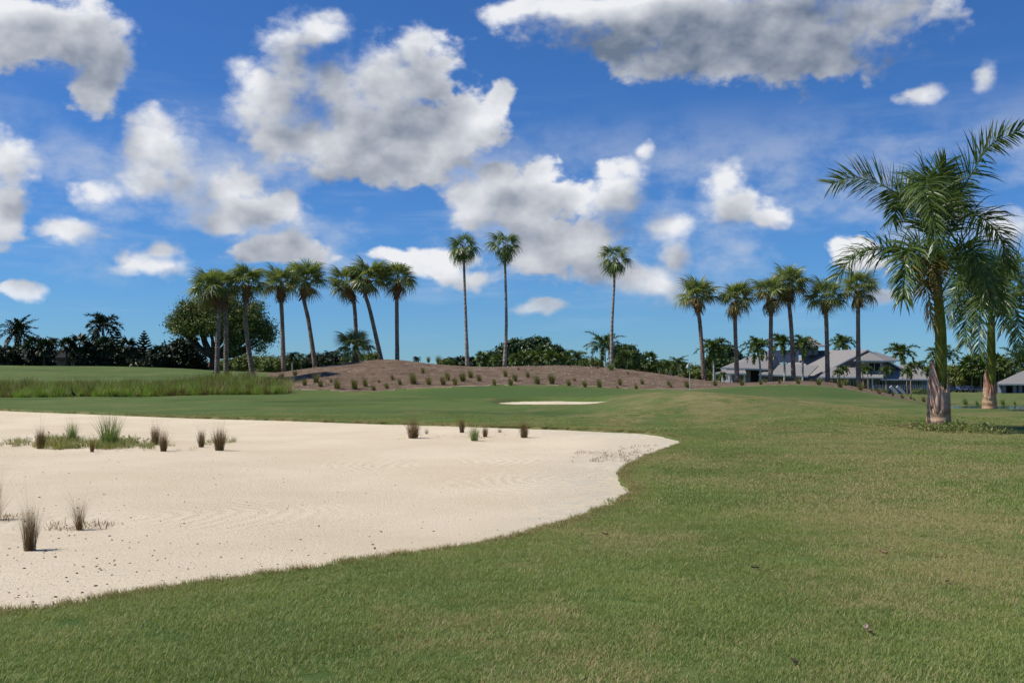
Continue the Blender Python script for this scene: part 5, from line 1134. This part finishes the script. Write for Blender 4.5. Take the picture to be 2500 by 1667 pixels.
def clubhouse():
    B = Building('clubhouse', 'large clubhouse with stepped grey shingle roofs and a roof lantern', 'building', CL, 2020)
    A, Lf, Rf = (2118, 853), (2033, 896.5), (2203, 899.5)
    E = B.q(1986, 856, 22) - B.q(*A, 0)
    a, l, r = B.q(*A, -1), B.q(*Lf, -1), B.q(*Rf, -1); l2 = a + (l - a) * 1.52
    for poly in ([a, l2, l2 + E, a + E], [a, r, r + E, a + E]): obj('roof', MB().slab(poly, .25).mesh('roof'), M['roof_grey'], B.root)
    obj('gable_wall', MB().slab([B.q(*Lf, .6), B.q(2118, 855, .6), B.q(*Rf, .6)], .2).mesh('gable_wall'), M['wall_lilac'], B.root)
    m = MB(); fascia(m, a, l, .3, .12); fascia(m, a, r, .3, .12); obj('fascia', m.mesh('fascia'), M['white'], B.root)
    # upper bay with its own hipped roof
    B.roof([[(2084, 879, -6), (2160, 880, -6), (2122, 860, -1.5)], [(2160, 880, -6), (2198, 879, 3), (2138, 858.5, 3), (2122, 860, -1.5)], [(2084, 879, -6), (2122, 860, -1.5), (2138, 858.5, 3), (2092, 876, 3)]], 'roof_grey')
    B.eave([((2084, 879, -6), (2160, 880, -6)), ((2160, 880, -6), (2198, 879, 3))])
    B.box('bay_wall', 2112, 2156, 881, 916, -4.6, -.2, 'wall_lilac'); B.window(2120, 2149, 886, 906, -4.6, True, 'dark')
    # skirt roofs over the ground floor
    B.roof([[(2030, 896, -1.2), (2158, 898, -1.2), (2156, 921, -8), (1998, 920, -8)]], 'roof_grey'); B.eave([((1998, 920, -8), (2156, 921, -8))])
    B.roof([[(2150, 899.5, 1), (2236, 900, 1), (2275, 925.5, -6), (2150, 925, -6)]], 'roof_grey'); B.eave([((2150, 925, -6), (2275, 925.5, -6))])
    B.roof([[(2196, 891, 8), (2228, 889, 9), (2264, 911, 3), (2206, 911, 3)]], 'roof_grey'); B.eave([((2206, 911, 3), (2264, 911, 3))])
    B.box('ground_floor_wall', 1966, 2156, 917, None, -4, 8, 'wall_blue'); B.box('ground_floor_wall', 2156.4, 2268, 921, None, -3, 8, 'wall_blue')
    for (x0, x1, y0, y1, f, dd) in ((2012, 2024, 929, 946, 1, -4), (2038, 2050, 928, 947, 1, -4), (2076, 2092, 929, 948, 1, -4), (2108, 2122, 928, 950, 1, -4), (2138, 2154, 929, 946, 1, -4), (2176, 2190, 930, 948, 1, -3), (2240, 2251, 927, 944, 1, -3)):
        B.window(x0, x1, y0, y1, dd, bool(f))
    for x, y0 in ((1998, 922), (2062, 922), (2130, 923), (2163, 927), (2223, 927), (2265, 927)): B.box('post', x - 1.3, x + 1.3, y0, None, -7.6 if x < 2156 else -5.7, -7.35 if x < 2156 else -5.45, 'white')
    # terrace rail
    rl = MB(); p0, p1 = B.q(2133, 941, -9), B.q(2262, 941, -9)
    for z in (p0.z, p0.z - .45, p0.z - .85): rl.box(((p0.x + p1.x) / 2, -9, z), ((p1.x - p0.x) / 2, .03, .03))
    for i in range(25): rl.box((p0.x + (p1.x - p0.x) * i / 24, -9, p0.z - .45), (.025, .025, .5))
    obj('terrace_rail', rl.mesh('terrace_rail'), M['white'], B.root)
    # left wing
    B.roof([[(1761, 897, -7), (1880, 900, -7), (1893, 864, 2), (1832, 869, 2)], [(1761, 897, -7), (1832, 869, 2), (1800, 886, 9), (1772, 894, 6)], [(1880, 900, -7), (1905, 890, 6), (1893, 864, 2)]], 'roof_grey'); B.eave([((1761, 897, -7), (1880, 900, -7))])
    B.box('wing_wall', 1788, 1874, 900, None, -4, 8, 'wall_lilac'); B.box('doorway', 1833, 1857, 905, 948, -4.12, -3.9, 'dark'); B.window(1800, 1815, 915, 935, -4)  # doorway is a dark panel painted in place of a shaded opening
    B.roof([[(1742, 911, -11), (1822, 911, -11), (1818, 899, -5), (1786, 899, -5)]], 'roof_grey'); B.eave([((1742, 911, -11), (1822, 911, -11))])
    for x in (1746, 1784, 1818): B.box('post', x - 1.5, x + 1.5, 913.5, None, -10.6, -10.3, 'white')
    # middle wing
    B.roof([[(1852, 913, -9), (1972, 918, -9), (1999, 892, 0), (1906, 889, 0)]], 'roof_grey'); B.eave([((1852, 913, -9), (1972, 918, -9))])
    B.box('wing_wall', 1874.5, 1965.5, 916, None, -3.5, 6, 'wall_blue'); B.window(1890, 1908, 922, 940, -3.5); B.window(1925, 1943, 923, 941, -3.5)
    # tower block and roof lantern
    B.box('tower_wall', 1886, 1950, 855, 884, 5, 12, 'wall_lilac')
    B.box('lantern_wall', 1950, 1998, 843, 866, 13, 18, 'wall_blue')
    c = [(1934, 844, 11), (2014, 844, 11), (2010, 843, 20.5), (1938, 843, 20.5)]; ap = (1974, 819, 15.5)
    B.roof([[c[i], c[(i + 1) % 4], ap] for i in range(4)], 'roof_tan' if False else 'roof_grey'); B.eave([(c[0], c[1])])
    for x in (1958, 1974, 1990): B.window(x - 5, x + 5, 847, 856, 13, False)
clubhouse()
def stairs():
    d = CL - 15; b = at(2194, 958, d); b.z = float(gz(b.x, d)); root = thing('terrace_stairs', 'white sided outdoor stairs coming down to the lawn before the clubhouse', 'stairs', b)
    y = 0.0
    for i, (x0, x1) in enumerate(((2177, 2194), (2192.5, 2211.5))):
        p, q = at(x0, 941, d) - b, at(x1, 958, d) - b
        obj('stringer', MB().slab([p, q, q + Vector((0, .35, 0)), p + Vector((0, .35, 0))], .6).mesh('stringer'), M['white'], root, (0, i * .02, 0))
    for k in range(7):
        u = (k + .5) / 7; p, q = (at(2177, 941, d) - b).lerp(at(2194, 958, d) - b, u), (at(2192.5, 941, d) - b).lerp(at(2211.5, 958, d) - b, u)
        obj('tread', MB().box(((p.x + q.x) / 2, .22, p.z - .35), (abs(q.x - p.x) / 2 - .05, .15, .04)).mesh('tread'), M['wall_pale'], root)
stairs()
def pavilion():
    B = Building('pavilion', 'small open pavilion with hipped grey roof beyond the pond', 'building', 240, 2510)
    B.roof([[(2426, 937, -6), (2625, 937, -6), (2550, 899, 3), (2512, 899, 3)], [(2426, 937, -6), (2512, 899, 3), (2550, 899, 3), (2440, 933, 12)], [(2625, 937, -6), (2600, 933, 12), (2550, 899, 3)]], 'roof_grey'); B.eave([((2426, 937, -6), (2625, 937, -6))])
    B.box('back_wall', 2444, 2600, 938, None, 1.5, 9, 'wall_blue')
    for x in (2434, 2452, 2478, 2492, 2530, 2570, 2612): B.box('post', x - 3.4 if x > 2440 else x - 1.5, x + 3.4 if x > 2440 else x + 1.5, 939.6, None, -4.6, -4.1, 'wall_lilac')
    B.window(2459, 2471, 945, 958, 1.5, False, 'dark'); B.window(2500, 2520, 945, 958, 1.5, False, 'dark')  # dark panels stand in for shade in the pavilion's openings
pavilion()
def house(px0, px1, y_eave, y_ridge, d, wall, roof, label, dep=10.0, wins=2, over=3):
    B = Building('house', label, 'house', d, (px0 + px1) / 2); xm = (px0 + px1) / 2; w = (px1 - px0)
    e = [(px0 - over, y_eave, -dep / 2 - .5), (px1 + over, y_eave, -dep / 2 - .5), (px1 + over, y_eave, dep / 2 + .5), (px0 - over, y_eave, dep / 2 + .5)]
    r0, r1 = (px0 + w * .3, y_ridge, 0), (px1 - w * .3, y_ridge, 0)
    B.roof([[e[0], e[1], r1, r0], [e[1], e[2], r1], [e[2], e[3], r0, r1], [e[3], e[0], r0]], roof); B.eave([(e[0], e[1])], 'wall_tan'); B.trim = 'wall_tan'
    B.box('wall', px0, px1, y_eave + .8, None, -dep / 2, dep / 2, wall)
    yb = y_eave + 2.2 / d * FPX
    for i in range(wins):
        x = px0 + w * (i + .5) / wins; B.window(x - w * .09, x + w * .09, y_eave + 6, yb, -dep / 2)
    return B
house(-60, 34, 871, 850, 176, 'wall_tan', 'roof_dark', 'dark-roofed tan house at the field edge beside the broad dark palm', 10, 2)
house(138, 196, 872, 853, 184, 'wall_pale', 'roof_dark', 'pale-walled house with dark roof behind the slim palms', 10, 1)
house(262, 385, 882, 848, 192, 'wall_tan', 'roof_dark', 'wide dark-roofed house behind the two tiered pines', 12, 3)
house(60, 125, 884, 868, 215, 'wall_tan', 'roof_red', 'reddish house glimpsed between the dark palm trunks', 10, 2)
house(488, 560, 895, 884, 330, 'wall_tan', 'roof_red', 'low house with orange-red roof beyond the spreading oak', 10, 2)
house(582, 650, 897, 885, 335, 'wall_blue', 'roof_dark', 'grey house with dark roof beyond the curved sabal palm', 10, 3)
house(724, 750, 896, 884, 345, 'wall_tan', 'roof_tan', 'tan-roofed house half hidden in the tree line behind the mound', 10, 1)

def hedge(px0, px1, y0, y1, d, label, mat='brightbush'):
    a, b = at(px0, y1, d), at(px1, y1, d); z = float(gz((a.x + b.x) / 2, d)); h = (y1 - y0) / FPX * d; n = max(2, int((b.x - a.x) / 1.2)); root = Vector(((a.x + b.x) / 2, d, z))
    bl = [((a.x + (b.x - a.x) * (i + .5) / n - root.x, 0, h * .5), (.9, .8, h * .55)) for i in range(n)]
    V, F, A = leaf_cloud(bl, 260 * n, .22, int(px0), 13, .2, .8, .6); o = obj('hedge', mesh_np('hedge', V, F, A), M[mat], None, root); tag(o, label, 'hedge')
hedge(2228, 2290, 950, 963, CL - 16, 'trimmed hedge at the pond end of the terrace rail', 'oak')
hedge(2108, 2165, 946, 958, CL - 16, 'low hedge under the bay of the clubhouse', 'oak')
hedge(1868, 1925, 918, 934, CL - 22, 'bright hedge before the middle wing of the clubhouse')
hedge(1755, 1790, 918, 934, CL - 22, 'bushy hedge beside the left porch')

# ------------------------------------------------------------------ cars in the far car park
M['tyre'] = plain('tyre', (.02, .02, .02), .9, .2); M['chrome'] = plain('chrome', (.55, .55, .56), .25, .6, .05)
m_, N_, o_ = new_mat('headlamp'); principled(N_, o_, (.75, .77, .8), .1, .6); M['lamp'] = m_
def paint(name, c):
    m, N, out = new_mat(name); b = principled(N, out, c, .25, .5); b.inputs['Coat Weight'].default_value = .6; return m
def car(px, d, col, label, rz=0.0, suv=True):
    x = at(px, 955, d).x; root = thing('parked_car', label, 'car', (x, d, float(gz(x, d))), None, rz)
    h = 1.0 if suv else .86; W = .92
    prof = [(-2.25, .32), (-2.3, .62), (-2.15, .92 * h), (-1.2, 1.02 * h), (2.1, 1.05 * h), (2.3, .9 * h), (2.28, .35)]          # along y, front at -y
    vs = []
    for s in (-1, 1):
        for (y, z) in prof: vs.append((s * W * (1 if z < .95 else .96), y, z))
    k = len(prof); obj('body', MB().add(vs, [tuple(range(k)), tuple(range(2 * k - 1, k - 1, -1))] + [((i + 1) % k, i, i + k, (i + 1) % k + k) for i in range(k)]).mesh('body'), paint('car_paint', col), root)
    cab = [(-1.15, 1.0 * h), (-.45, 1.62 * h), (1.5 if suv else .7, 1.64 * h), (2.05 if suv else 1.5, 1.04 * h)]; vs = []
    for s in (-1, 1):
        for (y, z) in cab: vs.append((s * (.88 if z < 1.2 else .68), y, z))
    obj('cabin', MB().add(vs, [(0, 1, 2, 3), (7, 6, 5, 4), (1, 0, 4, 5), (2, 1, 5, 6), (3, 2, 6, 7), (0, 3, 7, 4)]).mesh('cabin'), bpy.data.materials.get('car_paint'), root)
    obj('windscreen', MB().add([(-.80, -1.12, 1.06 * h), (.80, -1.12, 1.06 * h), (.64, -.52, 1.58 * h), (-.64, -.52, 1.58 * h), (-.80, -1.06, 1.02 * h), (.80, -1.06, 1.02 * h), (.64, -.46, 1.54 * h), (-.64, -.46, 1.54 * h)], [(0, 1, 2, 3), (7, 6, 5, 4), (0, 3, 7, 4), (1, 5, 6, 2), (3, 2, 6, 7), (0, 4, 5, 1)]).mesh('windscreen'), M['glass'], root)
    for s in (-1, 1):
        obj('headlight', MB().box((s * .66, -2.24, .74 * h), (.2, .06, .09)).mesh('headlight'), M['lamp'], root)
        obj('side_window', MB().box((s * .79, .35, 1.33 * h), (.02, .8, .2)).mesh('side_window'), M['glass'], root)
        for y in (-1.45, 1.4): obj('wheel', MB().tube([(s * .72, y, .34), (s * .95, y, .34)], .34, 16).mesh('wheel'), M['tyre'], root)
    obj('grille', MB().box((0, -2.29, .6), (.42, .03, .14)).mesh('grille'), M['chrome'], root)
    obj('bumper', MB().box((0, -2.28, .4), (.9, .06, .09)).mesh('bumper'), M['tyre'], root)
car(2321, 262, (.02, .025, .05), 'dark blue car parked next to the near palm shaft', 0.12)
car(2347, 264, (.05, .06, .085), 'slate grey car parked in the middle of the row under the trees', -0.08)
car(2368, 263, (.015, .02, .045), 'navy car parked beside the bronze sabal palm trunk', 0.1)
car(2391, 256, (.16, .17, .18), 'grey low car parked beyond the dark sabal trunk', 1.2, False)
car(2441, 252, (.5, .5, .5), 'white car parked before the pavilion', 1.3, False)

# ------------------------------------------------------------------ small things
def flagstick():
    d = 81.0; b = at(1684, 948, d); b.z = float(gz(b.x, d)); k = d / FPX; H = at(1684, 882, d).z - b.z
    root = thing('flagstick', 'thin pale flagstick with a limp white and green flag on the green', 'flagstick', b)
    obj('pole', MB().tube([(0, 0, -.1), (0, 0, H)], [.022, .016], 8).mesh('pole'), M['white'], root)
    m, N, out = new_mat('flag_cloth'); g = N.add('ShaderNodeNewGeometry'); principled(N, out, (.62, .70, .62), .8, .1); vs = []; nu, nv = 7, 9
    for j in range(nv):
        v = j / (nv - 1)
        for i in range(nu):
            u = i / (nu - 1); w = .30 * u * (0.25 + .75 * v); vs.append((-.02 - w, .05 * math.sin(u * 7 + v * 2) * u, H - .06 - .48 * v - .10 * u * (1 - v)))
    o = obj('flag', MB().add(vs, [(j * nu + i, j * nu + i + 1, (j + 1) * nu + i + 1, (j + 1) * nu + i) for j in range(nv - 1) for i in range(nu - 1)]).mesh('flag', True), m, root); s = o.modifiers.new('cloth', 'SOLIDIFY'); s.thickness = .004
    m2, N2, o2 = new_mat('flag_green'); principled(N2, o2, (.10, .42, .30), .8, .1)
    obj('flag_stripe', MB().box((-.10, -.03, H - .57), (.07, .012, .05)).mesh('flag_stripe'), m2, root)
flagstick()
def bird():
    p = ground_hit(177, 971); root = thing('black_bird', 'slim black waterbird standing upright at the edge of the marsh grass', 'bird', p); bm = plain('black_feather', (.012, .013, .016), .6, .3, .3, 30)
    h = .42
    spine = [(.20, 0, .08), (.14, 0, .13), (.05, 0, .20), (-.01, 0, .27), (-.03, 0, .33), (-.025, 0, .40), (-.03, 0, .45), (-.06, 0, .47), (-.10, 0, .465), (-.17, 0, .455)]
    rad = [.012, .035, .062, .058, .035, .020, .018, .026, .014, .003]
    obj('body', MB().tube(catmull(spine, 26), list(np.interp(np.linspace(0, 1, 26), np.linspace(0, 1, 10), rad)), 10).mesh('body', True), bm, root)
    for s in (-1, 1): obj('leg', MB().tube([(.03, s * .03, .16), (.045, s * .03, .07), (.03, s * .03, 0), (-.03, s * .03, -.003)], [.012, .008, .008, .006], 6).mesh('leg'), bm, root)
    root.scale = (1.25, 1.25, 1.25)
bird()
for px, py in ((520, 910), (602, 914)):
    p = ground_hit(px, py + 2); t = thing('tee_marker', 'small round tee marker on the far tee beyond the marsh', 'tee marker', p, 'tee markers on the far tee')
    g = plain('marker_green', (.05, .16, .10), .4, .4, .1) if 'marker_green' not in bpy.data.materials else bpy.data.materials['marker_green']
    obj('ball', MB().tube([(0, 0, z) for z in (.04, .07, .13, .2, .26, .29)], [.02, .09, .13, .13, .09, .02], 12).mesh('ball', True), g, t); obj('cap', MB().tube([(0, 0, z) for z in (.28, .31, .33)], [.07, .06, .02], 10).mesh('cap', True), M['white'], t)
    obj('spike', MB().tube([(0, 0, -.05), (0, 0, .06)], .02, 6).mesh('spike'), M['tyre'], t)
def dead_leaf(px, py, size, col, label, seed):
    size *= .62; x, y = flat_hit(px, py); r = random.Random(seed); nu, nv = 5, 4; vs = []
    for i in range(nu):
        u = i / (nu - 1) * 2 - 1
        for j in range(nv):
            v = j / (nv - 1) * 2 - 1; w = .34 * (1 - u * u * .85); vs.append((u * size, v * w * size, .022 + size * (.28 * v * v + .16 * u * u + .05 * r.uniform(-1, 1))))
    o = obj('dead_leaf', MB().add(vs, [(i * nv + j, (i + 1) * nv + j, (i + 1) * nv + j + 1, i * nv + j + 1) for i in range(nu - 1) for j in range(nv - 1)]).mesh('dead_leaf', True), plain('dead_leaf', col, .8, .2, .3, 30), None, (x, y, float(gz(x, y)) + .005), (r.uniform(-.3, .3), r.uniform(-.3, .3), r.uniform(0, 6)))
    s = o.modifiers.new('thick', 'SOLIDIFY'); s.thickness = .003; tag(o, label, 'dead leaf')
for i, (px, py, s, c, l) in enumerate([(1475, 1307, .075, (.13, .075, .045), 'brown dead leaf lying on the lawn near the bunker corner'), (1842, 1393, .06, (.035, .03, .03), 'blackened dead leaf curled on the open lawn'), (2153, 1356, .07, (.26, .16, .10), 'reddish tan dead leaf on the lawn below the royal palm'),
                                        (2314, 1429, .065, (.24, .14, .08), 'tiny rusty dead leaf alone on the open lawn'), (2113, 1543, .075, (.30, .23, .18), 'pale curled dead leaf beside its darker neighbour'), (2128, 1552, .06, (.18, .12, .09), 'darker dead leaf touching the pale curled one'), (1940, 1626, .05, (.05, .035, .03), 'dark crumpled leaf low on the lawn')]): dead_leaf(px, py, s, c, l, i)
# plants along the far bank of the pond, a marker post
for i, (px, py, h) in enumerate([(2357, 988, 20), (2386, 986, 14), (2449, 986, 18), (2478, 988, 12)]):
    d = 106.0; x = at(px, py, d).x; me, mat = TUFT['green', i % 4]; hh = h / FPX * d
    tag(obj('reed_plant', me, M['weed'] if False else M[mat], None, (x, d, float(gz(x, d)) - .02), (0, 0, i), (hh * .8, hh * .8, hh)), 'bright leafy reed plant on the far bank of the pond', 'reed plant', 'reed plants along the pond')
def post():
    d = 228; x = at(2433, 950, d).x; z = float(gz(x, d)); root = thing('marker_post', 'thin dark post standing before the pavilion corner', 'post', (x, d, z)); H = at(2433, 933, d).z - z
    obj('pole', MB().tube([(0, 0, -.1), (0, 0, H)], .06, 8).mesh('pole'), M['tyre'], root); obj('sign_plate', MB().box((0, -.08, H - .25), (.22, .02, .22)).mesh('sign_plate'), M['wall_pale'], root)
post()
